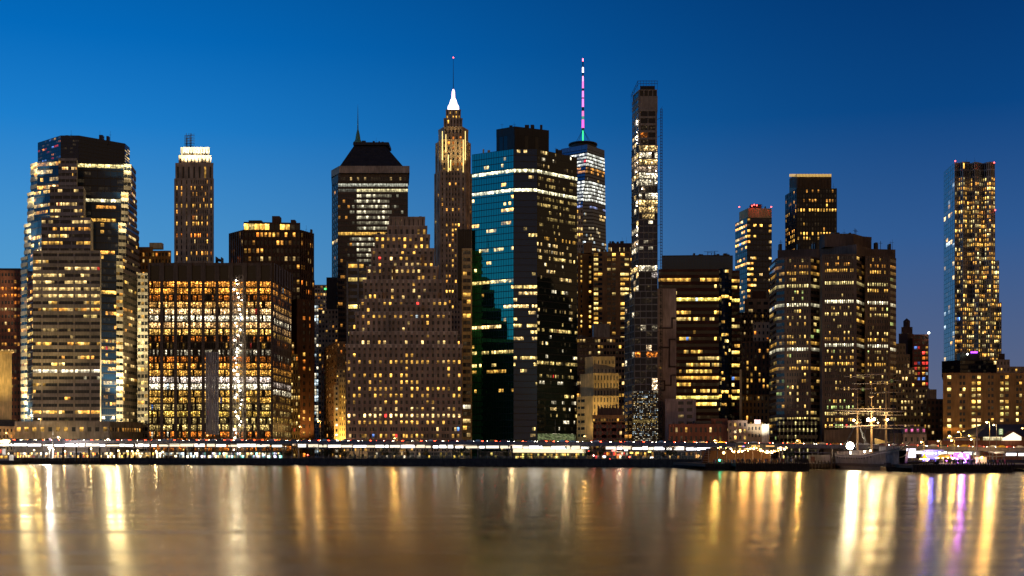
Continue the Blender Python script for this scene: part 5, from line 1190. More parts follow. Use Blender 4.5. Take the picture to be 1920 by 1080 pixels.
for (p0, p1, lab) in ((228,286,'left yellowish gangway sloping up to the ferry terminal'),(298,346,'right yellowish gangway sloping up to the ticket hall')):
    h = empty('gangway', pt(p0,708,z=1.7), lab, 'gangway', 'gangways of the ferry landing'); a, c = pt(p0,708), pt(p1,716)
    m = MB(); m.hexa([Vector((a.x,708,1.7)),Vector((c.x,716,4.6)),Vector((c.x,718.5,4.6)),Vector((a.x,710.5,1.7))],[Vector((a.x,708,1.9)),Vector((c.x,716,4.8)),Vector((c.x,718.5,4.8)),Vector((a.x,710.5,1.9))]); m.build('deck', beige, h, h.location)
    for off in (0,2.5):
        m = MB(); q0, q1 = Vector((a.x,708+off,1.9)), Vector((c.x,716+off,4.8)); m.tube(q0+Vector((0,0,1.6)), q1+Vector((0,0,1.6)), .1, n=4)
        for k in range(9): q = q0+(q1-q0)*k/8; m.tube(q, q+Vector((0,0,1.6)), .07, n=4)
        for k in range(8): m.tube(q0+(q1-q0)*k/8, q0+(q1-q0)*(k+1)/8+Vector((0,0,1.6)), .06, n=4)
        m.build('side_rail', beige, h, h.location)
h = empty('landing_canopy', pt(235,712,z=GZ), 'long thin curved canopy sloping down over the ferry terminal entrance', 'canopy')
m = MB(); ps = [(172,832.5),(190,833),(210,834.5),(230,837),(250,839),(276,840.5)]
for (x0,y0),(x1,y1) in zip(ps, ps[1:]):
    a, c = pt(x0,726,y0), pt(x1,726,y1); m.hexa([a+Vector((0,0,-.25)),c+Vector((0,0,-.25)),c+Vector((0,7,-.25)),a+Vector((0,7,-.25))],[a+Vector((0,0,.1)),c+Vector((0,0,.1)),c+Vector((0,7,.1)),a+Vector((0,7,.1))])
m.build('canopy_roof', steel, h, h.location)
m = MB()
for x0 in (180,214,246,272): a = pt(x0,729); m.tube((a.x,729,GZ),(a.x,729,zz(836,729)),.15)
m.build('canopy_posts', steel, h, h.location)
h = empty('moored_ferry', pt(18,694,z=0), 'white and red lit ferry boat moored at the far left edge', 'ferry')
m = MB(); xa, xc = pt(-60,690).x, pt(36,690).x
m.prism([(xa,688),(xc-3,688),(xc,692),(xc-3,696),(xa,696)], -.4, 2.2, top=[(xa,687.6),(xc-2.4,687.6),(xc+1.5,692),(xc-2.4,696.4),(xa,696.4)]); m.build('hull', plain('ferry_hull_dark',(.05,.05,.055)), h, h.location)
m = MB(); m.box(xa,xc-5,689,695,2.2,5.2); m.build('main_cabin', plain('ferry_white',(.6,.58,.55)), h, h.location)
m = MB(); m.box(xa,xc-9,689.6,694.4,5.2,8.4); m.build('upper_cabin', plain('ferry_white',(.6,.58,.55)), h, h.location)
for k in range(9):
    m = MB(); x = xc-7-k*2.6; m.box(x-1,x+1,688.9,688.96,3.3,4.7,tuple(q*1.5 for q in YEL)); m.build('window', gl('glass'), h, h.location)
m = MB(); m.box(xc-17,xc-9.4,689.5,689.56,9.0-2.9,8.0,(1.4,.25,.12)); m.build('lit_sign_band', gl('glass'), h, h.location)
m = MB(); m.tube((xc-13,692,8.4),(xc-13,692,12.4),.1); m.build('mast', gal, h, h.location)
h = empty('flagpole', pt(99,722,z=GZ), 'white flagpole with a cross arm on the left esplanade', 'flagpole')
m = MB(); a = pt(99,722); m.tube((a.x,722,GZ),(a.x,722,zz(803,722)),.14,.06); m.tube((a.x-2.2,722,zz(820,722)),(a.x+2.2,722,zz(820,722)),.07,n=4); m.build('pole', white, h, h.location)
m = MB(); m.face([(a.x-2.4,722,zz(826,722)),(a.x-1.2,722,zz(826,722)),(a.x-.9,722.3,zz(822,722)),(a.x-2.1,722,zz(821.5,722))]); m.build('flag', plain('flag_cloth',(.45,.35,.5)), h, h.location)
h = empty('channel_post', pt(1041,606,z=GZ), 'thin tall bare pole before the teal glass tower atrium', 'pole')
m = MB(); a = pt(1041,606); m.tube((a.x,606,GZ),(a.x,606,zz(786,606)),.1,.06); m.build('pole', gal, h, h.location)

# ------------------------------------------------------------------ people
skin = plain('skin', (.35,.2,.14)); cloth = [plain('cloth_%s' % n_, c_) for n_, c_ in (('dark',(.03,.03,.04)),('white',(.5,.48,.45)),('blue',(.05,.08,.2)),('red',(.35,.04,.04)),('olive',(.12,.11,.05)))]
def make_person(k, walk):
    bm = bmesh.new(); sl = bm.verts.layers.skin.verify()
    L = .22 if walk else .08
    P_ = {'pel':(0,0,.95,.145),'ch':(0,0,1.32,.165),'ne':(0,0,1.5,.06),'he':(0,.02,1.64,.105),'ht':(0,.01,1.74,.07),
      'hl':(-.1,0,.9,.1),'kl':(-.11,L*.6,.5,.065),'al':(-.11,L,.09,.045),'tl':(-.12,L+.17,.04,.035),
      'hr':(.1,0,.9,.1),'kr':(.11,-L*.2,.5,.065),'ar':(.11,-L,.09,.045),'tr':(.12,-L+.17,.04,.035),
      'sl':(-.2,0,1.42,.065),'el':(-.26,-L*.5,1.13,.048),'wl':(-.27,L*.3,.88,.034),'fl':(-.27,L*.4,.78,.03),
      'sr':(.2,0,1.42,.065),'er':(.26,L*.4,1.13,.048),'wr':(.26,L*1.2,.9,.034),'fr':(.26,L*1.4,.81,.03)}
    V = {}
    for n_, (x,y,z,r) in P_.items():
        v = bm.verts.new((x,y,z)); v[sl].radius = (r,r); V[n_] = v
    for e in 'pel-ch ch-ne ne-he he-ht pel-hl hl-kl kl-al al-tl pel-hr hr-kr kr-ar ar-tr ch-sl sl-el el-wl wl-fl ch-sr sr-er er-wr wr-fr'.split():
        a, c = e.split('-'); bm.edges.new((V[a],V[c]))
    V['pel'][sl].use_root = True
    me = bpy.data.meshes.new('person'); bm.to_mesh(me); bm.free()
    o = bpy.data.objects.new('person', me); C.objects.link(o); me.materials.append(cloth[k % 5])
    mod = o.modifiers.new('skin','SKIN'); mod.use_smooth_shade = True
    dg = bpy.context.evaluated_depsgraph_get(); ev = o.evaluated_get(dg); m2 = bpy.data.meshes.new_from_object(ev)
    o.modifiers.clear(); o.data = m2
    if not m2.materials: m2.materials.append(cloth[k % 5])
    m2.materials.append(skin)
    for f in m2.polygons:
        z = f.center.z
        if z > 1.5 or z < -1: f.material_index = len(m2.materials)-1
    return o
pp = [make_person(k, k % 2) for k in range(5)]; first_p = set()
def place_person(px, D, z, rz, label, group):
    k = rng.randrange(5); o = pp[k]
    if k in first_p: o = pp[k].copy(); C.objects.link(o)
    first_p.add(k); a = pt(px, D); o.location = (a.x,a.y,z); o.rotation_euler.z = rz
    tag(o, label, 'person', group)

# ------------------------------------------------------------------ pavilion pier (centre right)
h = empty('pavilion_pier', pt(1420,480,z=0), 'timber pier on dark piles carrying the orange lit pavilion', 'pier')
x0, x1 = pt(1378,450).x, pt(1514,450).x; xl = pt(1325,455).x
m = MB(); m.box(x0,x1,448,550,1.5,2.5); m.build('deck', timber, h, h.location)
m = MB(); m.box(xl,x0-.02,458,550,1.2,2.2); m.build('lower_deck', timber, h, h.location)
m = MB(); m.box(x0,x1,448.6,449.2,-.8,1.5); m.build('fender', timber, h, h.location)
for k in range(34):
    x = x0+(x1-x0)*k/33; m = MB(); m.tube((x,447.7,-2),(x,447.7,2.9+.3*rng.random()),.2,n=7); m.build('pile', timber, h, h.location)
for k in range(18):
    x = xl+(x0-xl)*k/18; m = MB(); m.tube((x,457.6,-2),(x,457.6,2.4+(1.6 if k > 12 else .4)*rng.random()),.16,n=7); m.build('pile', timber, h, h.location)
PZ = 2.5
h = empty('pier_pavilion', pt(1420,470,z=PZ), 'open pavilion bar with a grey blue sign fascia and hanging orange lights', 'pavilion')
xa, xc = pt(1329,478).x, pt(1462,478).x
m = MB(); m.box(xa,xc,478,500,PZ+4.6,PZ+5.0); m.build('roof', steel, h, h.location)
fs = wallmat('grey_blue_fascia', (.16,.20,.22), .6)
m = MB(); xf0, xf1 = pt(1379,477.5).x, pt(1457,477.5).x; m.box(xf0,xf1,477.2,477.8,zz(840.5,477),zz(832.5,477)); m.build('fascia', fs, h, h.location)
for k in range(9):
    x = xa+(xc-xa)*k/8; m = MB(); m.tube((x,478.6,PZ),(x,478.6,PZ+4.6),.14); m.build('post', steel, h, h.location)
m = MB(); m.box(xa,xc,496,496.3,PZ,PZ+4.6); m.build('rear_screen', dkb, h, h.location)
text('pier_sign','PIER 15',1417,836.6,477.05,1.0,amber,h)
m = MB(); a = pt(1389,477); m.box(a.x-.9,a.x+.5,477.0,477.1,zz(836.8,477)-.18,zz(836.8,477)+.18); m.build('orange_mark', amber, h, h.location)
m = MB(); m.box(a.x+.6,a.x+1.4,477.0,477.1,zz(836.8,477)-.18,zz(836.8,477)+.18); m.build('violet_mark', lampmat('violet_mark',(.5,.3,1),1.5,'NONE'), h, h.location)
m = MB(); a = pt(1446,477); m.box(a.x-2,a.x+1.2,477.0,477.1,zz(836.4,477)-.12,zz(836.4,477)+.15); m.build('orange_mark', amber, h, h.location)
bulb = lampmat('string_bulb', (1,.50,.12), 42); bulb2 = lampmat('string_bulb_pale', (1,.72,.35), 50)
for k in range(92):
    px = rng.uniform(1384,1476) if k < 78 else rng.uniform(1345,1380); D = rng.uniform(474,492); py = 843+3.5*math.sin(px*.11)+rng.uniform(-2,3.5)
    m = MB(); m.ball(pt(px,D,py), rng.uniform(.10,.20), n=6); m.build('bulb', bulb if rng.random() < .6 else bulb2, h, h.location)
m = MB(); m.ball(pt(1357,486,849), .55); m.build('lantern', lampmat('orange_lantern',(1,.6,.2),9), h, h.location)
for k in range(3):
    l = bpy.data.lights.new('pavilion_light','POINT'); l.energy = 2600; l.color = (1,.48,.13); l.shadow_soft_size = 1.5
    o = bpy.data.objects.new('pavilion_light', l); C.objects.link(o); o.parent = h; o.location = pt(1395+30*k,482,z=PZ+3.4)-h.location
m = MB(); 
for k in range(7):
    a = pt(1390+k*12,474); m.box(a.x-.8,a.x+.8,473.5,474.5,PZ,PZ+1.1)
m.build('bar_counter', orb, h, h.location)
# slanted stair tower at its left
h = empty('slanted_stair', pt(1322,488,z=1.0), 'dark slanting stair tower at the left end of the pavilion', 'stair tower')
a = pt(1322,488); m = MB(); m.hexa([Vector((a.x-1.6,487,1.5)),Vector((a.x+.4,487,1.5)),Vector((a.x+.4,490,1.5)),Vector((a.x-1.6,490,1.5))],[Vector((a.x+.6,487,8.0)),Vector((a.x+2.6,487,8.0)),Vector((a.x+2.6,490,8.0)),Vector((a.x+.6,490,8.0))]); m.build('shaft', wallmat('dark_red_steel',(.05,.02,.015)), h, h.location)
m = MB()
for k in range(7): q = a+Vector((-1.7+.34*k,-1.2,1.9-a.z+.9*k)); m.box(q.x,q.x+2.2,486.7,486.95,q.z,q.z+.15)
m.build('treads', steel, h, h.location)
railing(1330, 1378, 0, 2.2, 'plain steel railing on the lower deck left of the pavilion', 6, 1.1, 459)
for k in range(46):
    px = rng.uniform(1335,1490); D = rng.uniform(454,474)
    w_ = ['near the left steps','left of the sign','below the PIER 15 sign','right of the sign','at the right end of the bar'][min(4,int((px-1335)/31))]
    place_person(px, D, 2.5 if px > 1378 else 2.2, rng.uniform(0,6.3), 'standing person in evening clothes on the pavilion pier %s' % w_, 'guests on the pavilion pier '+w_)

# ------------------------------------------------------------------ sailing ship
h = empty('sailing_ship', (133, 470, 0), 'large three masted sailing ship moored end on with floodlit masts', 'sailing ship')
O = h.location
hullm = wallmat('grey_hull_paint', (.17,.155,.15), .55, .5, .3); band = plain('pale_hull_band', (.62,.55,.48)); boot = wallmat('red_boot_top', (.16,.045,.03))
def hullsec(t):   # t 0 bow (near) .. 1 stern (far)
    y = 438+t*77; w = 6.2*(math.sin(math.pi*min(1,(t*1.7+.02)))**.5 if t < .3 else 1)*(1 if t < .75 else math.cos((t-.75)/.25*1.1))
    top = 5.3+2.6*max(0,(.32-t)/.32)**1.3+1.2*max(0,(t-.7)/.3)
    return y, max(.12,w), top
N = 30; rows_ = [(-.9,.60),(0,.80),(.35,.92),(.72,1.0),(.86,1.02),(.90,1.02),(1.0,1.0)]
hm, bmnd, bt = MB(), MB(), MB()
for i in range(N):
    for s_ in (-1,1):
        qs = []
        for t_ in (i/N,(i+1)/N):
            y, w, top = hullsec(t_); rake = -4.0*(max(0,.1-t_)/.1)
            qs.append([Vector((133+s_*w*f*(1 if t_ > .05 else .5+.5*k_/6), y+rake*(k_/6), (z if z < 0 else z*top) if z < .3 or True else 0)) for k_, (z, f) in enumerate(rows_)])
        for k_ in range(6):
            tgt = bt if k_ == 0 else (bmnd if k_ == 4 else hm)
            f = [qs[0][k_],qs[1][k_],qs[1][k_+1],qs[0][k_+1]]
            tgt.face(f if s_ > 0 else f[::-1])
    y0, w0, t0 = hullsec(i/N); y1, w1, t1 = hullsec((i+1)/N)
    hm.face([Vector((133-w0,y0,t0-.9)),Vector((133+w0,y0,t0-.9)),Vector((133+w1,y1,t1-.9)),Vector((133-w1,y1,t1-.9))])
hm.build('hull', hullm, h, O); bmnd.build('painted_band', band, h, O); bt.build('waterline', boot, h, O)
for k in range(14):
    t_ = .2+k*.045; y, w, top = hullsec(t_); m = MB(); m.box(133-w*1.02-.12,133-w*1.02+.05,y-.5,y+.5,top*.74,top*.84); m.build('gun_port', blk, h, O)
m = MB(); m.box(130.5,135.5,447,455,6.4,8.4); m.build('deckhouse', white, h, O)
m = MB(); m.box(130.8,135.2,483,494,4.5,7.2); m.build('deckhouse', white, h, O)
mastm = plain('buff_mast_paint', (.42,.27,.12), .5); yardm = plain('yard_paint', (.30,.23,.17), .5)
m = MB(); m.tube((133,438,7.4),(132.2,424,10.0),.32,.15); m.build('bowsprit', mastm, h, O)
def mast(y, px, ztop, yards):
    x = pt(px,y).x; 
    m = MB(); m.tube((x,y,4),(x,y,18.5),.42,.38,n=8); m.tube((x,y,17.5),(x,y,ztop-8),.26,.2,n=6); m.tube((x,y,ztop-9.5),(x,y,ztop),.16,.06,n=5)
    m.lathe((x,y), [(.4,17.2),(1.3,17.8),(1.3,18.1),(.3,18.1)], 8); m.lathe((x,y), [(.25,ztop-9.6),(.9,ztop-9.2),(.9,ztop-9),(.2,ztop-9)], 8)
    mo = m.build('mast', mastm, h, O)
    for (z, half, tilt, br_) in yards:
        m = MB(); c0 = Vector((x,y-.5,z)); d = Vector((math.cos(br_),math.sin(br_)*.6,tilt)).normalized()
        m.tube(c0-d*half, c0+d*0.0, .09, .20, n=6); m.tube(c0, c0+d*half, .20, .09, n=6); m.build('yard', yardm, h, O)
    m = MB()
    for s_ in (-1,1):
        for q in range(5): m.tube((x+s_*5.6,y+1.6*q,6.2),(x+s_*.5,y+.3,17.6),.035,n=3,cap=False)
        for q in range(3): m.tube((x+s_*1.2,y+.4*q,18),(x+s_*.2,y,ztop-9.4),.03,n=3,cap=False)
        for z_ in (8,10,12,14): f = (z_-6.2)/11.4; m.tube((x+s_*(5.6-5.1*f),y,z_),(x+s_*(5.6-5.1*f),y+6.4*(1-f)+.3*f,z_),.025,n=3,cap=False)
    for (z, half, tilt, br_) in yards: 
        for s_ in (-1,1): m.tube((x+s_*half*.97,y-.5,z),(x,y,z+4.5),.025,n=3,cap=False)
    m.tube((x,y,ztop-9),(x-.6,y-18,9),.035,n=3,cap=False)
    m.build('rigging', blk, h, O); return x
mast(456, 1661, zz(686,456), [(zz(803.5,456),9.0,-.012,.0),(zz(778,456),7.9,-.006,0),(zz(768,456)-.8,7.0,.01,0),(zz(736,456),6.0,.02,0),(zz(714,456),5.0,.03,0)])
mast(474, 1634, zz(697,474), [(zz(798,474),15.6,.012,0),(zz(771,474),11.0,-.004,0),(zz(766,474),9.0,.01,0),(zz(719,474),7.2,.015,0),(zz(702,474),5.4,.02,0)])
mast(494, 1608, zz(727,494), [(zz(800,494),13.0,0,0),(zz(775,494),11.5,.0,0),(zz(770,494),9.0,-.01,0),(zz(729,494),7.0,.0,0),(zz(706,494),5.2,.0,0)])
m = MB(); a = pt(1655,459); m.face([Vector((a.x-3.6,456,9.2)),Vector((a.x+3,456,10.2)),Vector((a.x+4,466,10.2)),Vector((a.x-1,466,11.6))]); m.build('deck_awning', plain('yellow_canvas',(.6,.42,.1)), h, O)
fl = lampmat('mast_floodlight', (1,.85,.5), 70); 
for px, py, D, r, pw in ((1628,787,472,.55,1.3e4),(1639,786,471.5,.42,9e3),(1601,788,492,.38,6e3),(1664,787,454,.36,5e3),(1646,793,458,.22,0),(1595,849,505,.45,3e3),(1621,847,466,.3,1e3),(1632,845,468,.22,800)):
    a = pt(px,D,py); m = MB(); m.ball(a, r); m.build('floodlight', fl, h, O)
    if pw:
        l = bpy.data.lights.new('floodlight_glow','POINT'); l.energy = pw*.28; l.color = (1,.70,.34); l.shadow_soft_size = .6
        o = bpy.data.objects.new('floodlight_glow', l); C.objects.link(o); o.parent = h; o.location = a+Vector((0,-1.2,0))-O
m = MB(); a = pt(1594,500,836); m.ball(a, 1.5); m.build('stage_floodlight', lampmat('floodlight_bloom', (1,.90,.62), 45), h, O)  # ball made larger than the real lamp to stand for its bloom
l = bpy.data.lights.new('stage_glow','POINT'); l.energy = 1.2e4; l.color = (1,.85,.6); l.shadow_soft_size = 1.5
o = bpy.data.objects.new('stage_glow', l); C.objects.link(o); o.parent = h; o.location = a+Vector((0,-2.5,0))-O

# black schooner masts just right of the ship
h = empty('dark_schooner', (143.5, 452, 0), 'dark two masted schooner moored close right of the big sailing ship', 'schooner')
m = MB(); m.prism([(141.5,436),(143.2,432),(145,436),(145.6,462),(141,462)], -.4, 3.2, top=[(141.2,436),(143.2,429),(145.3,436),(146,463),(140.6,463)]); m.build('hull', blk, h, h.location)
for y, px, yt in ((442,1676,683),(456,1683,800)):
    a = pt(px,y); m = MB(); m.tube((a.x,y,2),(a.x,y,zz(yt,y)),.22,.07); m.build('mast', dgl, h, h.location)
    m = MB(); m.tube((a.x,y,5),(a.x,y+11,6.2),.14); m.build('boom', dgl, h, h.location)
    m = MB()
    for s_ in (-2,-1,1,2): m.tube((a.x+s_,y,3),(a.x,y,zz(yt,y)*.8),.03,n=3,cap=False)
    m.build('rigging', blk, h, h.location)
# tug / work boat in front
h = empty('work_boat', (127.5, 425, 0), 'small dark work boat with pale bow moored under the ship bow', 'boat')
xa, xc = pt(1657,425).x, pt(1700,425).x
m = MB(); m.prism([(xa,422),(xc-2,421),(xc,425),(xc-2,429),(xa,428)], -.3, 1.6, top=[(xa-.3,421.6),(xc-1.5,420.6),(xc+1.2,425),(xc-1.5,429.4),(xa-.3,428.4)]); m.build('hull', blk, h, h.location)
m = MB(); m.prism([(xa+.3,423),(xa+2.0,422.6),(xa+2.0,427),(xa+.3,426.6)],1.6,2.9,top=[(xa+.5,423.3),(xa+1.8,422.9),(xa+1.8,426.7),(xa+.5,426.3)]); m.build('cabin', timber, h, h.location)
m = MB(); m.tube((xc-2.5,425,1.6),(xc-2.5,425,4.2),.07); m.build('mast', gal, h, h.location)

# low pier sheds between the pavilion and the ship
b = B('pier_container', 'low row of weathered pale containers left of the sailing ship', 'container', 1530, 540)
b.tier(853, [(1516,530),(1560,530)], grey, None, dep=3, z0=2.0); b.box('door', redb, 1520, 1528, 529.8, 856, 866, .3); b.done()
b = B('ticket_kiosk', 'small lit kiosk with pink walls at the stern of the sailing ship', 'kiosk', 1578, 520)
b.tier(846, [(1568,518),(1592,518)], pink, S(uni(4,.6), 16, li(.8,[WHT,(1,.5,.3)],.8), hf=.5, pd=.1, sd=.1), dep=3, z0=2.0); b.done(20)
h = empty('centre_quay', pt(1540,500,z=0), 'low dark timber quay between the pavilion pier and the sailing ship', 'quay')
m = MB(); m.box(pt(1516,500).x, 126.3, 500, 556, .6, 2.0); m.build('deck', timber, h, h.location)
for k in range(9):
    x = pt(1516,500).x+(126-pt(1516,500).x)*k/8; m = MB(); m.tube((x,499.6,-2),(x,499.6,3.2),.22,n=7); m.build('pile', timber, h, h.location)
for px,y in ((1539,842),(1527,840)):
    pass
h = empty('tall_dolphin', pt(1559,498,z=0), 'tall dark pile left of the sailing ship', 'mooring pile'); m = MB(); a = pt(1559,498); m.tube((a.x,498,-2),(a.x,498,zz(842,498)),.35); m.build('pile', timber, h, h.location)

# ------------------------------------------------------------------ right pier with the party
h = empty('event_pier', pt(1820,420,z=0), 'dark timber pier on the right carrying the yellow tents and purple lights', 'pier')
x0, x1 = pt(1712,404).x, pt(1901,404).x
m = MB(); m.box(x0,x1,404,560,1.3,2.3); m.build('deck', timber, h, h.location)
m = MB(); m.box(x0,x1,404.6,405.2,-.8,1.3); m.build('fender', timber, h, h.location)
for k in range(40):
    x = x0+(x1-x0)*k/39; m = MB(); m.tube((x,403.7,-2),(x,403.7,2.3+(.9 if k > 24 else .3)),.2,n=7); m.build('pile', timber, h, h.location)
m = MB(); m.box(x1,x1+40,430,560,1.2,2.2); m.build('rear_deck', timber, h, h.location)
EZ = 2.3
canvas = plain('yellow_tent_canvas', (.62,.46,.05), .7)
def tent(name, label, px0, px1, D, yp, y0, peak, dome=False):
    a, c = pt(px0,D), pt(px1,D); cx_, w = (a.x+c.x)/2, (c.x-a.x)/2; ze, zp = zz(y0,D), zz(yp,D)
    h = empty(name, (cx_,D,EZ), label, 'tent'); m = MB(); n = 16
    prof = [(1.0,ze),(.55,ze+(zp-ze)*(.28 if not dome else .75)),(.2,ze+(zp-ze)*(.65 if not dome else .95)),(.03,zp)]
    m.lathe((cx_,D), [(w*r,z) for r,z in prof], n); m.build('canopy', canvas, h, h.location)
    for k in range(6):
        q = k*math.pi/3; m = MB(); m.tube((cx_+w*.95*math.cos(q),D+w*.95*math.sin(q),EZ),(cx_+w*.95*math.cos(q),D+w*.95*math.sin(q),ze),.08,n=5); m.build('pole', white, h, h.location)
    l = bpy.data.lights.new('tent_light','POINT'); l.energy = 2600; l.color = (1,.68,.08); l.shadow_soft_size = .8
    o = bpy.data.objects.new('tent_light', l); C.objects.link(o); o.parent = h; o.location = Vector((0,-w-1.5,1.6))
    m = MB()
    for k in range(12): q = k*math.pi/6; m.ball((cx_+w*math.cos(q),D+w*math.sin(q),ze-.1),.13,n=5)
    m.build('light_string', lampmat('tent_string', (1,.72,.25), 22), h, h.location)
    return h
tent('peaked_tent','small steep peaked yellow tent right of the sailing ship',1725,1741,470,849,860,1)
tent('domed_tent','wide domed yellow tent on the right pier',1755,1789,470,850.5,858,1,True)
# stage
h = empty('blue_stage', pt(1740,500,z=EZ), 'stage with a violet blue backdrop and white lights on the right pier', 'stage')
a, c = pt(1729,505), pt(1760,505); m = MB(); m.box(a.x,c.x,505,505.3,EZ,zz(846,505)); m.build('backdrop', lampmat('violet_backdrop', (.10,.06,1), 1.1), h, h.location)
m = MB(); m.box(a.x-.4,c.x+.4,500,506,zz(846,505),zz(843.5,505)); m.build('truss', white, h, h.location)
for k in range(5):
    q = pt(1731+6*k,504,850); m = MB(); m.ball(q,.16,n=6); m.build('spotlight', lampmat('stage_white', (.7,.75,1), 40), h, h.location)
for k in range(2):
    x = (a.x,c.x)[k]; m = MB(); m.tube((x,501,EZ),(x,501,zz(846,505)),.15); m.build('post', steel, h, h.location)
h = empty('white_screen', pt(1715,500,z=EZ), 'brilliant white glowing event wall beside the blue stage', 'screen')
a, c = pt(1700,512), pt(1717,512); m = MB(); m.box(a.x,c.x,512,512.4,zz(858,512),zz(841,512)); m.build('panel', lampmat('bluish_white_screen', (.80,.82,1), 1.8), h, h.location)
m = MB(); m.tube((a.x+.3,512.7,EZ),(a.x+.3,512.7,zz(858,512)),.12); m.tube((c.x-.3,512.7,EZ),(c.x-.3,512.7,zz(858,512)),.12); m.build('stand', steel, h, h.location)
h = empty('purple_dance_stage', pt(1804,470,z=EZ), 'stage bursting with purple and magenta lights on the right pier', 'stage')
a, c = pt(1789,474), pt(1819,474); m = MB(); m.box(a.x,c.x,474,474.3,EZ,zz(849,474)); m.build('backdrop', lampmat('purple_backdrop', (.28,.02,.9), .9), h, h.location)
for k in range(46):
    col = rng.choice([(.45,.05,1),(.45,.05,1),(1,.15,.8),(.8,.7,1)]); q = pt(rng.gauss(1803,9), rng.uniform(462,473), rng.uniform(852,868))
    m = MB(); m.ball(q, rng.uniform(.08,.2), n=5); m.build('party_light', lampmat('party_%d' % (col[1]*100), col, 24), h, h.location)
q = pt(1802,468,852); m = MB(); m.ball(q,.5); m.build('magenta_lamp', lampmat('magenta_lamp', (1,.12,.4), 30), h, h.location)
for px_, col, e in ((1803,(.4,.05,1),6000),(1745,(.15,.12,1),4200),(1735,(1,.75,.1),1500)):
    l = bpy.data.lights.new('stage_light','POINT'); l.energy = e; l.color = col; l.shadow_soft_size = .8
    o = bpy.data.objects.new('stage_light', l); C.objects.link(o); o.parent = h; o.location = pt(px_,460 if px_ > 1790 else 496,z=EZ+3)-h.location
h = empty('yellow_bar_tent', pt(1838,470,z=EZ), 'square yellow lit bar stall right of the purple stage', 'stall')
a, c = pt(1833,468), pt(1850,468); m = MB(); m.box(a.x,c.x,468,471,EZ,zz(857,468)); m.build('stall_body', lampmat('yellow_stall', (1,.6,.06), .8, 'NONE'), h, h.location)
m = MB(); m.box(a.x-.3,c.x+.3,467.6,471.4,zz(857,468),zz(856,468)); m.build('roof', canvas, h, h.location)
m = MB(); q = pt(1841,467.4,857.5); m.ball(q,.3); m.build('lamp', lampmat('yellow_bar_lamp',(1,.72,.2),30), h, h.location)
h = empty('round_funnel', pt(1835,530,z=GZ), 'short beige round concrete column right of the purple stage', 'column')
m = MB(); a = pt(1836,500); m.lathe((a.x,500), [(1.2,EZ),(1.2,zz(848,500)),(1.8,zz(846,500)),(1.8,zz(845,500)),(.1,zz(845,500))], 14); m.build('shaft', beige, h, h.location)
for px, yt in ((1832,782),):
    h = empty('ship_mast_pole', pt(px,500,z=EZ), 'tall bare orange lit flag mast on the right pier', 'mast'); a = pt(px,500); m = MB(); m.tube((a.x,500,EZ),(a.x,500,zz(yt,500)),.3,.14); m.build('pole', mastm, h, h.location)
    m = MB(); m.tube((a.x,500,zz(808,500)),(a.x+3,500,zz(804,500)),.08,n=4); m.build('gaff', mastm, h, h.location)
h = empty('pier_gangway', pt(1740,420,z=1), 'long sloping lattice gangway below the yellow tents', 'gangway')
a, c = pt(1716,418,880), pt(1772,440,864)
m = MB(); m.hexa([a,c,c+Vector((0,2.5,0)),a+Vector((0,2.5,0))],[a+Vector((0,0,.25)),c+Vector((0,0,.25)),c+Vector((0,2.5,.25)),a+Vector((0,2.5,.25))]); m.build('deck', pink, h, h.location)
m = MB(); m.tube(a+Vector((0,0,1.4)),c+Vector((0,0,1.4)),.09,n=4)
for k in range(12):
    q0 = a+(c-a)*k/12; q1 = a+(c-a)*(k+1)/12; m.tube(q0,q1+Vector((0,0,1.4)),.06,n=4); m.tube(q1,q1+Vector((0,0,1.4)),.06,n=4)
m.build('side_rail', beige, h, h.location)
for k in range(64):
    px = rng.choice([rng.uniform(1716,1890), rng.gauss(1800,14)]); D = rng.uniform(420,462)
    w_ = 'below the yellow tents' if px < 1782 else ('before the purple stage' if px < 1825 else 'right of the purple stage')
    place_person(px, D, EZ, rng.uniform(0,6.3), 'person standing in the crowd on the right pier %s' % w_, 'crowd on the right pier '+w_)
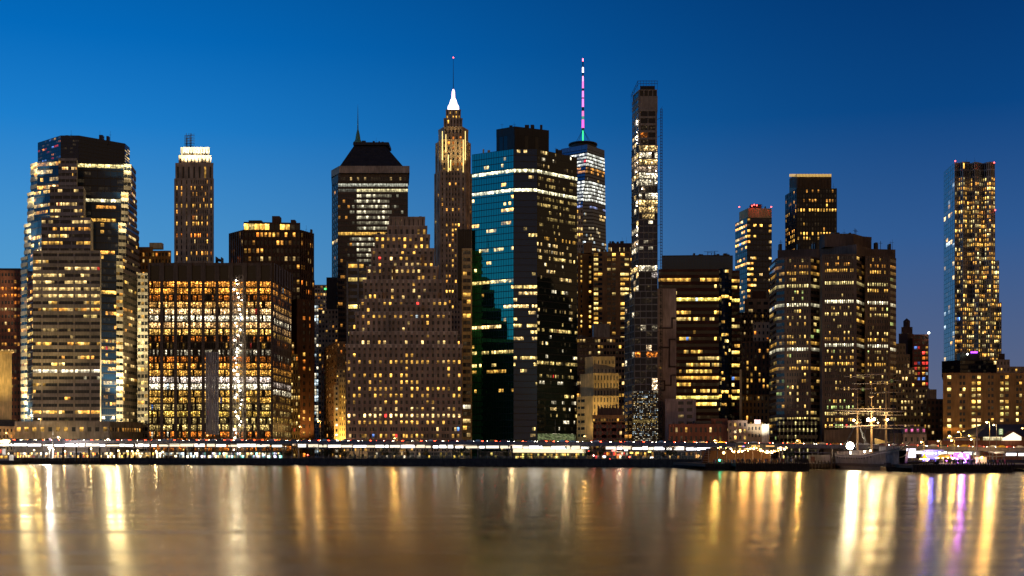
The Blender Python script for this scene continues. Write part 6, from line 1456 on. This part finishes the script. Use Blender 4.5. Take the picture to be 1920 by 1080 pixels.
for k in range(22):
    px = rng.choice([rng.uniform(130,345), rng.uniform(10,130)]); place_person(px, shore(px)+rng.uniform(3,12), GZ, rng.uniform(0,6.3), 'person walking on the bright left esplanade', 'people on the left esplanade')
# small lights for street level: traffic signals and parked cars under the highway
for px, py, col, lab in ((577,853,(1,.06,.03),'red traffic light among the trees at the street gap'),(1104,846,(1,.05,.03),'big red traffic light right of the awning cafe'),(1180,857,(1,.06,.03),'red traffic light right of the red shops'),(1144,861,(1,.05,.04),'low red traffic light before the red shops'),(1113,854,(1,.3,.25),'small pinkish signal left of the red shops'),(1349,863,(.05,1,.5),'green marker light on the pavilion pier')):
    D = shore(px)+12 if px < 1300 else 458; a = pt(px,D,py); base = GZ if px < 1300 else 2.2
    h = empty('traffic_light', (a.x,D,base), lab, 'traffic light', None)
    m = MB(); m.tube((a.x,D+.2,base),(a.x,D+.2,a.z+.5),.08,n=5); m.build('post', gal, h, h.location)
    m = MB(); m.box(a.x-.25,a.x+.25,D,D+.3,a.z-.7,a.z+.7); m.build('housing', blk, h, h.location)
    m = MB(); m.ball((a.x,D-.1,a.z),.3,n=8); m.build('lens', lampmat('signal_%d_%d' % (col[0]*99,col[1]*99), col, 28), h, h.location)
h = empty('entrance_clutter', pt(1160,592,z=GZ), 'row of red and orange glowing street signs below the slim tower', 'sign')
for px,py,col in ((1150,845,(1,.2,.15)),(1153,843,(1,.3,.2)),(1160,853,(1,.08,.05)),(1163,853,(1,.1,.05)),(1174,844,(.9,.95,1)),(1184,849,(1,.6,.1)),(1195,849,(1,.6,.1)),(1218,847,(1,.8,.2)),(1133,856,(.9,.9,1)),(1222,858,(1,1,.9))):
    D = 592; a = pt(px,D,py); m = MB(); m.box(a.x-.7,a.x+.7,D,D+.15,a.z-.35,a.z+.35); m.build('sign_panel', lampmat('shop_sign_%d_%d' % (col[0]*99,col[1]*99), col, 3, 'NONE'), h, h.location)
m = MB()
for px in (1133,1150,1160,1174,1195,1222): a = pt(px,592.3); m.tube((a.x,592.3,GZ),(a.x,592.3,GZ+4),.08,n=4)
m.build('posts', gal, h, h.location)
bpy.context.view_layer.update()
